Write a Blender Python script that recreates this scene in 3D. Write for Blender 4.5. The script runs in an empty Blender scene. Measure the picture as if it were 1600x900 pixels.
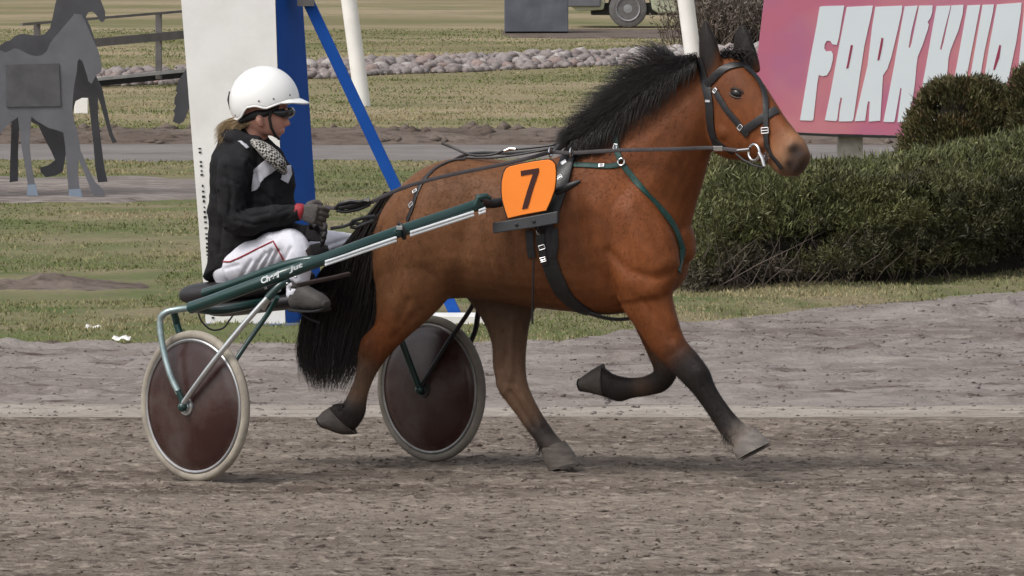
import bpy, bmesh, math, random
import numpy as np
from mathutils import Vector, Matrix
from mathutils.bvhtree import BVHTree

random.seed(7)
rng = np.random.default_rng(7)
scene = bpy.context.scene
COL = scene.collection
PI = math.pi

# ------------------------------------------------------------------ camera
F = 11424.0                      # focal length in pixels of a 1600 px wide picture
CAM_H = 2.63
PITCH = math.atan(636.0 / F)
cd = bpy.data.cameras.new("camera")
cam = bpy.data.objects.new("camera", cd)
COL.objects.link(cam)
cd.sensor_width = 36.0
cd.lens = 36.0 * F / 1600.0
cd.clip_start = 0.5
cd.clip_end = 5000.0
cam.location = (0, 0, CAM_H)
cam.rotation_euler = (PI / 2 - PITCH, 0, 0)
scene.camera = cam

# ------------------------------------------------------------------ sky and sun
SUN_EL, SUN_AZ = 52.0, 235.0     # azimuth clockwise from +Y (north): the sun stands behind the camera to the left
w = bpy.data.worlds.new("World")
scene.world = w
w.use_nodes = True
nt = w.node_tree
nt.nodes.clear()
out = nt.nodes.new("ShaderNodeOutputWorld")
bg = nt.nodes.new("ShaderNodeBackground")
hs = nt.nodes.new("ShaderNodeHueSaturation")
sk = nt.nodes.new("ShaderNodeTexSky")
sk.sky_type = 'NISHITA'
sk.sun_disc = False
sk.sun_elevation = math.radians(SUN_EL)
sk.sun_rotation = math.radians(SUN_AZ)
sk.dust_density = 4.0
sk.air_density = 1.0
hs.inputs["Saturation"].default_value = 0.3       # a veiled, nearly white sky
bg.inputs["Strength"].default_value = 0.15
nt.links.new(sk.outputs[0], hs.inputs["Color"])
nt.links.new(hs.outputs[0], bg.inputs["Color"])
nt.links.new(bg.outputs[0], out.inputs[0])
sl = bpy.data.lights.new("sun", 'SUN')
sl.energy = 1.2
sl.angle = math.radians(16)
sl.color = (1.0, 0.965, 0.92)
so = bpy.data.objects.new("sun", sl)
COL.objects.link(so)
az, el = math.radians(SUN_AZ), math.radians(SUN_EL)
sdir = Vector((math.sin(az) * math.cos(el), math.cos(az) * math.cos(el), math.sin(el)))
so.rotation_euler = (-sdir).to_track_quat('-Z', 'Y').to_euler()
so.location = sdir * 50

scene.view_settings.view_transform = 'Standard'
scene.view_settings.look = 'None'
scene.view_settings.exposure = 0.24
scene.view_settings.gamma = 1.0
scene.view_settings.use_curve_mapping = False
try:
    scene.cycles.max_bounces = 6
    scene.cycles.use_denoising = True
except Exception:
    pass

# ------------------------------------------------------------------ measuring helpers
FWD = Vector((0, math.cos(PITCH), -math.sin(PITCH)))
UPV = Vector((0, math.sin(PITCH), math.cos(PITCH)))
EYE = Vector((0, 0, CAM_H))

def ray(px, py):
    return (FWD + Vector((1, 0, 0)) * ((px - 800) / F) + UPV * (-(py - 450) / F)).normalized()

def P(px, py, D):
    d = ray(px, py)
    return EYE + d * (D / d.y)

def G(px, py, z=0.0):
    d = ray(px, py)
    return EYE + d * ((z - CAM_H) / d.z)

def DG(py):
    return G(800, py).y

class Frame:
    """an upright plane through O with a heading: forward f, left l, up z"""
    def __init__(s, O, yaw):
        s.O = Vector(O)
        a = math.radians(yaw)
        s.f = Vector((math.cos(a), -math.sin(a), 0))
        s.l = Vector((math.sin(a), math.cos(a), 0))
    def at(s, px, py, v=0.0):
        d = ray(px, py)
        t = (s.O + s.l * v - EYE).dot(s.l) / d.dot(s.l)
        return EYE + d * t

# ------------------------------------------------------------------ materials
def lin(r, g, b):
    f = lambda c: ((c / 255.0 + 0.055) / 1.055) ** 2.4 if c > 10.3 else c / 255.0 / 12.92
    return (f(r), f(g), f(b))

def mat(name, col, rough=0.6, metal=0.0, var=0.12, scale=12.0, bump=0.0, bscale=60.0, spec=0.4, dirt=None, dscale=3.0,
        damt=0.5, attr=None, stretch=(1, 1, 1), coat=0.0, sheen=0.0, trans=0.0):
    m = bpy.data.materials.new(name)
    m.use_nodes = True
    t = m.node_tree
    n, L = t.nodes, t.links
    b = n["Principled BSDF"]
    b.inputs["Roughness"].default_value = rough
    b.inputs["Metallic"].default_value = metal
    b.inputs["Specular IOR Level"].default_value = spec
    if coat:
        b.inputs["Coat Weight"].default_value = coat
        b.inputs["Coat Roughness"].default_value = 0.15
    if sheen:
        b.inputs["Sheen Weight"].default_value = sheen
    tc = n.new("ShaderNodeTexCoord")
    mp = n.new("ShaderNodeMapping")
    mp.inputs["Scale"].default_value = stretch
    L.new(tc.outputs["Object"], mp.inputs[0])
    nz = n.new("ShaderNodeTexNoise")
    nz.inputs["Scale"].default_value = scale
    nz.inputs["Detail"].default_value = 6
    L.new(mp.outputs[0], nz.inputs["Vector"])
    cr = n.new("ShaderNodeMapRange")
    cr.inputs[1].default_value = 0.3
    cr.inputs[2].default_value = 0.7
    cr.inputs[3].default_value = 1 - var
    cr.inputs[4].default_value = 1 + var
    L.new(nz.outputs[0], cr.inputs[0])
    mul = n.new("ShaderNodeMix")
    mul.data_type = 'RGBA'
    mul.blend_type = 'MULTIPLY'
    mul.inputs[0].default_value = 1.0
    if attr:
        at = n.new("ShaderNodeAttribute")
        at.attribute_name = attr
        L.new(at.outputs["Color"], mul.inputs[6])
    else:
        mul.inputs[6].default_value = (*col, 1)
    L.new(cr.outputs[0], mul.inputs[7])
    cout = mul.outputs[2]
    if dirt is not None:
        n2 = n.new("ShaderNodeTexNoise")
        n2.inputs["Scale"].default_value = dscale
        n2.inputs["Detail"].default_value = 8
        n2.inputs["Roughness"].default_value = 0.65
        L.new(mp.outputs[0], n2.inputs["Vector"])
        r2 = n.new("ShaderNodeMapRange")
        r2.inputs[1].default_value = 0.45
        r2.inputs[2].default_value = 0.72
        r2.inputs[3].default_value = 0
        r2.inputs[4].default_value = damt
        L.new(n2.outputs[0], r2.inputs[0])
        mx = n.new("ShaderNodeMix")
        mx.data_type = 'RGBA'
        L.new(r2.outputs[0], mx.inputs[0])
        L.new(cout, mx.inputs[6])
        mx.inputs[7].default_value = (*dirt, 1)
        cout = mx.outputs[2]
    L.new(cout, b.inputs["Base Color"])
    if bump:
        n3 = n.new("ShaderNodeTexNoise")
        n3.inputs["Scale"].default_value = bscale
        n3.inputs["Detail"].default_value = 5
        L.new(mp.outputs[0], n3.inputs["Vector"])
        bp = n.new("ShaderNodeBump")
        bp.inputs["Strength"].default_value = bump
        bp.inputs["Distance"].default_value = 0.01
        L.new(n3.outputs[0], bp.inputs["Height"])
        L.new(bp.outputs[0], b.inputs["Normal"])
    return m

# ------------------------------------------------------------------ object helpers
def tag(o, label=None, cat=None, group=None, kind=None):
    if label: o["label"] = label
    if cat: o["category"] = cat
    if group: o["group"] = group
    if kind: o["kind"] = kind
    return o

def empty(name, loc=(0, 0, 0), label=None, cat=None, group=None):
    o = bpy.data.objects.new(name, None)
    o.empty_display_size = 0.1
    o.location = loc
    COL.objects.link(o)
    return tag(o, label, cat, group)

def link_mesh(name, me, m, parent=None, smooth=True):
    """links a mesh whose vertices are in world coordinates; a child keeps its place"""
    o = bpy.data.objects.new(name, me)
    if m is not None and len(me.materials) == 0:
        me.materials.append(m)
    COL.objects.link(o)
    if parent is not None:
        o.parent = parent
        T = Vector((0, 0, 0))
        p = parent
        while p is not None:
            T += p.location
            p = p.parent
        me.transform(Matrix.Translation(-T))
    if smooth:
        me.polygons.foreach_set("use_smooth", [True] * len(me.polygons))
    return o

def set_origin(o, loc):
    """moves the origin of a top-level mesh object (still in world coordinates) to loc"""
    o.data.transform(Matrix.Translation(-Vector(loc)))
    o.location = loc
    return o

def mesh_from(name, V, Fc):
    me = bpy.data.meshes.new(name)
    me.from_pydata([tuple(v) for v in V], [], [tuple(f) for f in Fc])
    me.update()
    return me

class MB:
    """collects simple shapes as one mesh"""
    def __init__(s):
        s.V, s.Fc = [], []
    def add(s, V, Fc):
        k = len(s.V)
        s.V += [Vector(v) for v in V]
        s.Fc += [tuple(i + k for i in f) for f in Fc]
        return s
    def tube(s, pts, r, seg=10, cap=True, flat=None):
        pts = [Vector(p) for p in pts]
        rs = r if isinstance(r, (list, tuple)) else [r] * len(pts)
        N = len(pts)
        tang = []
        for i in range(N):
            t = pts[min(i + 1, N - 1)] - pts[max(i - 1, 0)]
            tang.append(t.normalized() if t.length > 1e-9 else Vector((0, 0, 1)))
        ref = Vector((0, 0, 1)) if abs(tang[0].z) < 0.9 else Vector((0, 1, 0))
        a = tang[0].cross(ref).normalized()
        V, Fc = [], []
        for i in range(N):
            a = (a - tang[i] * a.dot(tang[i])).normalized()
            b = tang[i].cross(a)
            for k in range(seg):
                q = 2 * PI * k / seg
                V.append(pts[i] + a * (rs[i] * math.cos(q)) + b * (rs[i] * math.sin(q)))
        for i in range(N - 1):
            for k in range(seg):
                k2 = (k + 1) % seg
                Fc.append((i * seg + k, i * seg + k2, (i + 1) * seg + k2, (i + 1) * seg + k))
        if cap:
            Fc.append(tuple(reversed(range(seg))))
            Fc.append(tuple(range((N - 1) * seg, N * seg)))
        return s.add(V, Fc)
    def box(s, c, hx, hy, hz, ax=None):
        """centre, half sizes, axes (three unit vectors)"""
        X, Y, Z = ax if ax else (Vector((1, 0, 0)), Vector((0, 1, 0)), Vector((0, 0, 1)))
        c = Vector(c)
        V = [c + X * (hx * i) + Y * (hy * j) + Z * (hz * k) for i in (-1, 1) for j in (-1, 1) for k in (-1, 1)]
        return s.add(V, [(0, 1, 3, 2), (4, 6, 7, 5), (0, 4, 5, 1), (2, 3, 7, 6), (0, 2, 6, 4), (1, 5, 7, 3)])
    def prism(s, poly, d):
        """polygon (3-D points) pushed along d"""
        d = Vector(d)
        n = len(poly)
        A = [Vector(p) for p in poly]
        B = [p + d for p in A]
        Fc = [tuple(range(n)), tuple(reversed(range(n, 2 * n)))]
        for i in range(n):
            j = (i + 1) % n
            Fc.append((j, i, i + n, j + n))
        return s.add(A + B, Fc)
    def lathe(s, c, axis, prof, seg=40):
        """profile of (offset along axis, radius)"""
        c = Vector(c); ax = Vector(axis).normalized()
        a = ax.cross(Vector((0, 0, 1)) if abs(ax.z) < 0.9 else Vector((1, 0, 0))).normalized()
        b = ax.cross(a)
        V, Fc = [], []
        for (h, r) in prof:
            for k in range(seg):
                q = 2 * PI * k / seg
                V.append(c + ax * h + a * (r * math.cos(q)) + b * (r * math.sin(q)))
        for i in range(len(prof) - 1):
            for k in range(seg):
                k2 = (k + 1) % seg
                Fc.append((i * seg + k, i * seg + k2, (i + 1) * seg + k2, (i + 1) * seg + k))
        return s.add(V, Fc)
    def torus(s, c, axis, R, r, seg=32, ps=10, sx=1.0):
        prof = [(r * math.sin(2 * PI * k / ps), R + r * math.cos(2 * PI * k / ps)) for k in range(ps + 1)]
        return s.lathe(c, axis, prof, seg)
    def ball(s, c, r, ax=None, seg=16, rings=10):
        X, Y, Z = ax if ax else (Vector((1, 0, 0)), Vector((0, 1, 0)), Vector((0, 0, 1)))
        c = Vector(c); rx, ry, rz = r if isinstance(r, (tuple, list)) else (r, r, r)
        V, Fc = [], []
        for i in range(rings + 1):
            p = PI * i / rings
            for k in range(seg):
                q = 2 * PI * k / seg
                V.append(c + X * (rx * math.sin(p) * math.cos(q)) + Y * (ry * math.sin(p) * math.sin(q)) + Z * (rz * math.cos(p)))
        for i in range(rings):
            for k in range(seg):
                k2 = (k + 1) % seg
                Fc.append((i * seg + k, (i + 1) * seg + k, (i + 1) * seg + k2, i * seg + k2))
        return s.add(V, Fc)
    def loft(s, rings, n=24, sub=4, cap=True):
        """rings: (centre, a, b, exponent) - closed rings joined smoothly"""
        C = [np.array(r[0]) for r in rings]
        A = [np.array(r[1]) for r in rings]
        B = [np.array(r[2]) for r in rings]
        E = [r[3] if len(r) > 3 else 2.0 for r in rings]
        def cr(X, i, t):
            p0, p1, p2, p3 = X[max(i - 1, 0)], X[i], X[i + 1], X[min(i + 2, len(X) - 1)]
            return 0.5 * (2 * p1 + (p2 - p0) * t + (2 * p0 - 5 * p1 + 4 * p2 - p3) * t * t + (3 * p1 - p0 - 3 * p2 + p3) * t ** 3)
        S = []
        for i in range(len(C) - 1):
            for k in range(sub):
                t = k / sub
                S.append((cr(C, i, t), cr(A, i, t), cr(B, i, t), E[i] * (1 - t) + E[i + 1] * t))
        S.append((C[-1], A[-1], B[-1], E[-1]))
        if cap:                                            # rounded ends
            def capped(q, q2, sg):
                r = []
                d = q[0] - q2[0]
                L = np.linalg.norm(d)
                d = d / L if L > 1e-9 else d
                ln = min(np.linalg.norm(q[1]), np.linalg.norm(q[2])) * 0.6
                for a in (75, 50, 25):
                    ca, sa = math.sin(math.radians(a)), math.cos(math.radians(a))
                    r.append((q[0] + d * ln * sa, q[1] * ca, q[2] * ca, q[3]))
                return r
            S = list(reversed(capped(S[0], S[1], -1))) + S + capped(S[-1], S[-2], 1)
        V, Fc = [], []
        for (c, a, b, e) in S:
            for k in range(n):
                q = 2 * PI * k / n
                cx, sy = math.cos(q), math.sin(q)
                cx = math.copysign(abs(cx) ** (2 / e), cx)
                sy = math.copysign(abs(sy) ** (2 / e), sy)
                V.append(Vector(c + a * cx + b * sy))
        M = len(S)
        for i in range(M - 1):
            for k in range(n):
                k2 = (k + 1) % n
                Fc.append((i * n + k, i * n + k2, (i + 1) * n + k2, (i + 1) * n + k))
        V.append(Vector(S[0][0])); V.append(Vector(S[-1][0]))
        for k in range(n):
            k2 = (k + 1) % n
            Fc.append((M * n, k2, k))
            Fc.append((M * n + 1, (M - 1) * n + k, (M - 1) * n + k2))
        s.add(V, Fc)
        return S
    def mesh(s, name="mesh", merge=False):
        me = mesh_from(name, s.V, s.Fc)
        bm = bmesh.new()
        bm.from_mesh(me)
        if merge:
            bmesh.ops.remove_doubles(bm, verts=bm.verts, dist=1e-5)
        bmesh.ops.recalc_face_normals(bm, faces=bm.faces)
        bm.to_mesh(me)
        bm.free()
        return me
    def build(s, name, m, parent=None, smooth=True, bevel=0.0):
        me = s.mesh(name)
        o = link_mesh(name, me, m, parent, smooth)
        if bevel:
            md = o.modifiers.new("bevel", 'BEVEL')
            md.width = bevel; md.segments = 2; md.limit_method = 'ANGLE'
        if smooth:
            sharp(o)
        return o

def sharp(o, ang=40):
    """sharp edges where faces meet at a corner"""
    me = o.data
    bm = bmesh.new(); bm.from_mesh(me)
    lim = math.radians(ang)
    for e in bm.edges:
        e.smooth = not (len(e.link_faces) == 2 and e.calc_face_angle(0) > lim)
    bm.to_mesh(me); bm.free()

def remesh(mb, voxel, smooth_it=6, fac=0.5, name="mesh"):
    """union of the closed shapes in mb as one continuous skin"""
    me = mesh_from(name, mb.V, mb.Fc)
    bm = bmesh.new(); bm.from_mesh(me)
    bmesh.ops.remove_doubles(bm, verts=bm.verts, dist=1e-6)
    bmesh.ops.recalc_face_normals(bm, faces=bm.faces)
    bm.to_mesh(me); bm.free()
    o = bpy.data.objects.new("tmp", me)
    COL.objects.link(o)
    r = o.modifiers.new("r", 'REMESH'); r.mode = 'VOXEL'; r.voxel_size = voxel; r.adaptivity = 0
    s_ = o.modifiers.new("s", 'SMOOTH'); s_.factor = fac; s_.iterations = smooth_it
    dg = bpy.context.evaluated_depsgraph_get()
    dg.update()
    ev = o.evaluated_get(dg)
    res = bpy.data.meshes.new_from_object(ev)
    res.name = name
    bpy.data.objects.remove(o)
    bpy.data.meshes.remove(me)
    # keep the largest island only
    bm = bmesh.new(); bm.from_mesh(res)
    bm.verts.ensure_lookup_table()
    seen = set(); best = []
    for v in bm.verts:
        if v.index in seen: continue
        st = [v]; seen.add(v.index); comp = []
        while st:
            x = st.pop(); comp.append(x)
            for e in x.link_edges:
                y = e.other_vert(x)
                if y.index not in seen:
                    seen.add(y.index); st.append(y)
        if len(comp) > len(best): best = comp
    keep = set(x.index for x in best)
    bmesh.ops.delete(bm, geom=[v for v in bm.verts if v.index not in keep], context='VERTS')
    bm.to_mesh(res); bm.free()
    res.materials.clear()
    return res

def verts_of(me):
    a = np.empty(len(me.vertices) * 3)
    me.vertices.foreach_get("co", a)
    return a.reshape(-1, 3)

def set_color(me, col, name="coat"):
    a = me.color_attributes.new(name, 'FLOAT_COLOR', 'POINT')
    c = np.ones((len(me.vertices), 4)); c[:, :3] = col
    a.data.foreach_set("color", c.ravel())

def np_mesh(name, V, quads=None, tris=None):
    """fast mesh from numpy arrays"""
    me = bpy.data.meshes.new(name)
    V = np.asarray(V, dtype=np.float64)
    fl = quads if quads is not None else tris
    fl = np.asarray(fl, dtype=np.int32)
    k = fl.shape[1]
    me.vertices.add(len(V)); me.vertices.foreach_set("co", V.ravel())
    me.loops.add(fl.size); me.loops.foreach_set("vertex_index", fl.ravel())
    me.polygons.add(len(fl))
    me.polygons.foreach_set("loop_start", np.arange(0, fl.size, k, dtype=np.int32))
    try:
        me.polygons.foreach_set("loop_total", np.full(len(fl), k, dtype=np.int32))
    except Exception:
        pass
    me.update(calc_edges=True)
    me.validate()
    return me

def strands_mesh(paths, r0, name, taper=True):
    """paths: array (n, m, 3) -> thin tapering three-sided hairs; r0: (n,) radii"""
    paths = np.asarray(paths)
    n, m, _ = paths.shape
    t = np.gradient(paths, axis=1)
    t /= np.linalg.norm(t, axis=2, keepdims=True) + 1e-9
    ref = np.array([0.3, 0.9, 0.2])
    a = np.cross(t, ref); a /= np.linalg.norm(a, axis=2, keepdims=True) + 1e-9
    b = np.cross(t, a)
    prof = (1 - 0.85 * np.linspace(0, 1, m) ** 2) if taper else np.ones(m)
    R = np.asarray(r0)[:, None, None] * prof[None, :, None]
    V = np.stack([paths + R * (a * math.cos(q) + b * math.sin(q)) for q in (0, 2.094, 4.189)], axis=2)  # n,m,3,3
    idx = np.arange(n * m * 3).reshape(n, m, 3)
    q = []
    for k in range(3):
        k2 = (k + 1) % 3
        q.append(np.stack([idx[:, :-1, k], idx[:, :-1, k2], idx[:, 1:, k2], idx[:, 1:, k]], axis=-1).reshape(-1, 4))
    return np_mesh(name, V.reshape(-1, 3), quads=np.concatenate(q))

def vnoise(x, y, seed=0):
    """smooth value noise on numpy arrays"""
    xi = np.floor(x).astype(np.int64); yi = np.floor(y).astype(np.int64)
    xf = x - xi; yf = y - yi
    def h(i, j):
        k = (i * 374761393 + j * 668265263 + seed * 974634777) & 0xffffffff
        k = ((k ^ (k >> 13)) * 1274126177) & 0xffffffff
        return ((k ^ (k >> 16)) & 0xffff) / 65535.0
    u = xf * xf * (3 - 2 * xf); v = yf * yf * (3 - 2 * yf)
    return (h(xi, yi) * (1 - u) + h(xi + 1, yi) * u) * (1 - v) + (h(xi, yi + 1) * (1 - u) + h(xi + 1, yi + 1) * u) * v

def fbm(x, y, oct=4, seed=0, gain=0.5):
    s = np.zeros_like(x); a = 1.0; tot = 0
    for o in range(oct):
        s += a * vnoise(x * 2 ** o, y * 2 ** o, seed + o * 17); tot += a; a *= gain
    return s / tot
# ================================================================== THE SETTING
def sstep(x, a, b):
    t = np.clip((x - a) / (b - a), 0, 1)
    return t * t * (3 - 2 * t)

BANK_A, BANK_B = 98.25, 1.64
def bank_front(x):
    return BANK_A + BANK_B * np.clip(x, -14, 14)

def T(x, D):
    """height of the land far from the track"""
    x = np.asarray(x, dtype=float); D = np.asarray(D, dtype=float)
    z = 0.10 * sstep(D, 73.0, 73.9)
    z = z + 0.10 * sstep(D - bank_front(x), 0, 2.2)
    z = z + 0.03 * (fbm(x * 0.5, D * 0.5, 3, 5) - 0.5) * sstep(D, 42, 46)
    return z

def GT(px, py):
    z = 0.0
    for _ in range(12):
        p = G(px, py, z)
        z = float(T(p.x, p.y))
    return Vector((p.x, p.y, z))

def ground_mat(name, cols, scales, stretch, rough=0.95, bump=0.6, bscale=70, specks=None):
    """cols: base, patch colour, fine colour; procedural, in world metres"""
    m = bpy.data.materials.new(name); m.use_nodes = True
    t = m.node_tree; n, L = t.nodes, t.links
    b = n["Principled BSDF"]
    b.inputs["Roughness"].default_value = rough
    b.inputs["Specular IOR Level"].default_value = 0.15
    tc = n.new("ShaderNodeTexCoord")
    mp = n.new("ShaderNodeMapping"); mp.inputs["Scale"].default_value = stretch
    L.new(tc.outputs["Object"], mp.inputs[0])
    cur = None
    for i, (c, sc) in enumerate(zip(cols[1:], scales)):
        nz = n.new("ShaderNodeTexNoise")
        nz.inputs["Scale"].default_value = sc[0]
        nz.inputs["Detail"].default_value = sc[3] if len(sc) > 3 else 7
        nz.inputs["Roughness"].default_value = 0.62
        if i % 2 or len(sc) > 4: 
            mp2 = n.new("ShaderNodeMapping"); mp2.inputs["Location"].default_value = (13.7 * i, 5.1, 2.2); mp2.inputs["Scale"].default_value = sc[4] if len(sc) > 4 else stretch
            L.new(tc.outputs["Object"], mp2.inputs[0]); L.new(mp2.outputs[0], nz.inputs["Vector"])
        else:
            L.new(mp.outputs[0], nz.inputs["Vector"])
        r = n.new("ShaderNodeMapRange"); r.inputs[1].default_value = sc[1]; r.inputs[2].default_value = sc[2]
        L.new(nz.outputs[0], r.inputs[0])
        mx = n.new("ShaderNodeMix"); mx.data_type = 'RGBA'
        L.new(r.outputs[0], mx.inputs[0])
        if cur is None: mx.inputs[6].default_value = (*cols[0], 1)
        else: L.new(cur, mx.inputs[6])
        mx.inputs[7].default_value = (*c, 1)
        cur = mx.outputs[2]
    L.new(cur, b.inputs["Base Color"])
    n3 = n.new("ShaderNodeTexNoise"); n3.inputs["Scale"].default_value = bscale; n3.inputs["Detail"].default_value = 6
    L.new(mp.outputs[0], n3.inputs["Vector"])
    bp = n.new("ShaderNodeBump"); bp.inputs["Strength"].default_value = bump; bp.inputs["Distance"].default_value = 0.02
    L.new(n3.outputs[0], bp.inputs["Height"]); L.new(bp.outputs[0], b.inputs["Normal"])
    return m

def sheet(name, xs, d0, d1, nt, hf, m, tpow=1.0):
    """a sheet of ground between the two lines d0(x) and d1(x)"""
    xs = np.asarray(xs)
    ts = np.linspace(0, 1, nt) ** tpow
    A, B = d0(xs), d1(xs)
    X = np.repeat(xs[None, :], nt, 0)
    D = A[None, :] * (1 - ts[:, None]) + B[None, :] * ts[:, None]
    Z = hf(X, D)
    V = np.stack([X, D, Z], -1).reshape(-1, 3)
    nx = len(xs)
    i = np.arange(nt * nx).reshape(nt, nx)
    q = np.stack([i[:-1, :-1], i[:-1, 1:], i[1:, 1:], i[1:, :-1]], -1).reshape(-1, 4)
    o = link_mesh(name, np_mesh(name, V, quads=q), m)
    o["kind"] = "structure"
    return o

def spread(dense, nd, far, nf):
    a = np.linspace(-dense, dense, nd)
    e = dense + (far - dense) * np.linspace(0, 1, nf + 1)[1:] ** 2
    return np.concatenate([-e[::-1], a, e])

# lines between the strips, read as distances along the view
EDGE_TRACK = lambda x: 35.85 + 0.05 * (fbm(x * 3, x * 0 + 2.0, 3, 3) - 0.5) * 2
EDGE_PALE = lambda x: 36.6 + 0.22 * (fbm(x * 1.2, x * 0 + 4.0, 3, 4) - 0.5) * 2
def EDGE_GRASS(x):
    base = np.interp(x, [-40, -3.2, -1.0, 0.25, 1.0, 2.1, 3.4, 40], [41.7, 41.7, 41.5, 41.9, 43.6, 45.2, 47.0, 60])
    return base + 0.35 * (fbm(x * 2.5, x * 0 + 7.0, 4, 6) - 0.5) * 2
EDGE_PATH0 = lambda x: 68.6 + 0.4 * (fbm(x * 1.0, x * 0 + 1.0, 3, 8) - 0.5)
EDGE_PATH1 = lambda x: 73.0 + 0.0 * x

def h_track(x, D):
    groove = fbm(x * 2.2, D * 11.0, 3, 11) - 0.5
    lump = fbm(x * 14, D * 17, 3, 12) - 0.5
    coarse = fbm(x * 0.7, D * 1.2, 2, 13) - 0.5
    crumbs = np.clip(fbm(x * 30, D * 34, 2, 14) - 0.62, 0, 1)
    k = 1 - sstep(D, 35.6, 35.85)
    near = sstep(D, 20, 25)
    harrow = (np.sin(D * 2 * PI / 0.115 + 2.5 * fbm(x * 0.8, D * 0.8, 2, 15)) * (fbm(x * 1.5, D * 1.5, 2, 16)))
    return k * near * (0.006 * harrow + 0.022 * groove + 0.012 * lump + 0.02 * coarse + 0.04 * crumbs - 0.006)

def h_pale(x, D):
    k = sstep(D, 35.9, 36.1) * (1 - sstep(D, EDGE_PALE(x) - 0.2, EDGE_PALE(x)))
    return k * (0.020 * (fbm(x * 8, D * 12, 3, 21) - 0.5) + 0.02 * (fbm(x * 2, D * 6, 2, 22) - 0.5))

def h_dirt(x, D):
    e0, e1 = EDGE_PALE(x), EDGE_GRASS(x)
    k = sstep(D, e0, e0 + 0.25) * (1 - sstep(D, e1 - 0.3, e1))
    z = 0.06 * (fbm(x * 1.6, D * 5, 3, 31) - 0.5) + 0.026 * (fbm(x * 9, D * 14, 3, 32) - 0.5)
    z = z + 0.12 * np.clip(fbm(x * 3, D * 7, 3, 33) - 0.6, 0, 1)
    ridge = np.exp(-((D - (44.35 + 0.22 * np.sin(x * 2.1))) / 0.16) ** 2) * sstep(x, 1.6, 2.4)
    ridge2 = np.exp(-((D - (39.9 + 0.2 * np.sin(x * 1.3 + 1))) / 0.12) ** 2) * sstep(x, 0.3, 0.9)
    rut = np.exp(-((D - (40.9 + 0.15 * np.sin(x * 2))) / 0.14) ** 2) * (1 - sstep(x, -1.8, -1.2))
    br = 0.4 + fbm(x * 6, D * 6, 3, 34)
    return k * (z + (0.085 * ridge + 0.04 * ridge2 + 0.05 * rut) * br)

def h_lawn(x, D):
    k = sstep(D, EDGE_GRASS(x), EDGE_GRASS(x) + 0.5) * (1 - sstep(D, 68.0, 68.4))
    return T(x, D) + k * (0.05 * fbm(x * 1.5, D * 1.5, 4, 41) + 0.02 * fbm(x * 9, D * 9, 2, 42))

m_track = ground_mat("track_sand", [(0.178, 0.147, 0.121), (0.112, 0.088, 0.071), (0.232, 0.194, 0.159), (0.295, 0.250, 0.208), (0.055, 0.042, 0.034)],
                     [(1.0, 0.42, 0.60, 5, (0.12, 1.0, 1)), (1.0, 0.46, 0.66, 5, (0.10, 0.9, 1)), (12.0, 0.50, 0.66, 6, (0.7, 1.2, 1)), (15.0, 0.52, 0.66, 6, (0.7, 1.2, 1))], (0.7, 1.2, 1.0), bump=1.0, bscale=45)
m_pale = ground_mat("pale_sand", [(0.345, 0.310, 0.268), (0.27, 0.235, 0.20), (0.40, 0.365, 0.32), (0.205, 0.170, 0.145)],
                    [(1.0, 0.42, 0.62, 6, (0.5, 1.6, 1)), (9.0, 0.5, 0.72, 6, (0.6, 1.2, 1)), (5.0, 0.55, 0.68, 7, (0.4, 1.8, 1))], (0.5, 1.2, 1.0), bump=0.9, bscale=45)
m_dirt = ground_mat("loose_soil", [(0.232, 0.204, 0.186), (0.160, 0.132, 0.117), (0.290, 0.258, 0.236), (0.088, 0.064, 0.055)],
                    [(0.9, 0.45, 0.62, 6, (0.2, 1.4, 1)), (7.0, 0.48, 0.68, 6, (0.5, 1.2, 1)), (4.0, 0.57, 0.68, 7, (0.4, 1.8, 1))], (0.5, 1.2, 1.0), bump=1.0, bscale=40)
m_lawn = ground_mat("thin_lawn", [(0.112, 0.132, 0.050), (0.205, 0.178, 0.105), (0.082, 0.114, 0.034), (0.16, 0.125, 0.09)],
                    [(0.7, 0.42, 0.58), (1.3, 0.52, 0.66), (22.0, 0.50, 0.68)], (0.55, 0.8, 1.0), bump=0.8, bscale=40)
m_farlawn = ground_mat("far_lawn", [(0.165, 0.148, 0.070), (0.290, 0.235, 0.148), (0.120, 0.132, 0.048), (0.19, 0.15, 0.105)],
                       [(0.28, 0.40, 0.60), (0.45, 0.52, 0.68), (9.0, 0.5, 0.7)], (0.5, 0.55, 1.0), bump=0.7, bscale=12)
m_path = ground_mat("grey_path", [(0.195, 0.180, 0.172), (0.145, 0.128, 0.120), (0.235, 0.220, 0.208)],
                    [(0.8, 0.42, 0.65), (7.0, 0.5, 0.75)], (0.4, 1.0, 1.0), bump=0.5, bscale=30)
m_soil = ground_mat("dark_soil", [(0.110, 0.085, 0.068), (0.165, 0.135, 0.115), (0.06, 0.044, 0.036)],
                    [(2.0, 0.4, 0.65), (9.0, 0.5, 0.7)], (0.6, 1.0, 1.0), bump=0.9, bscale=30)

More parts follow.
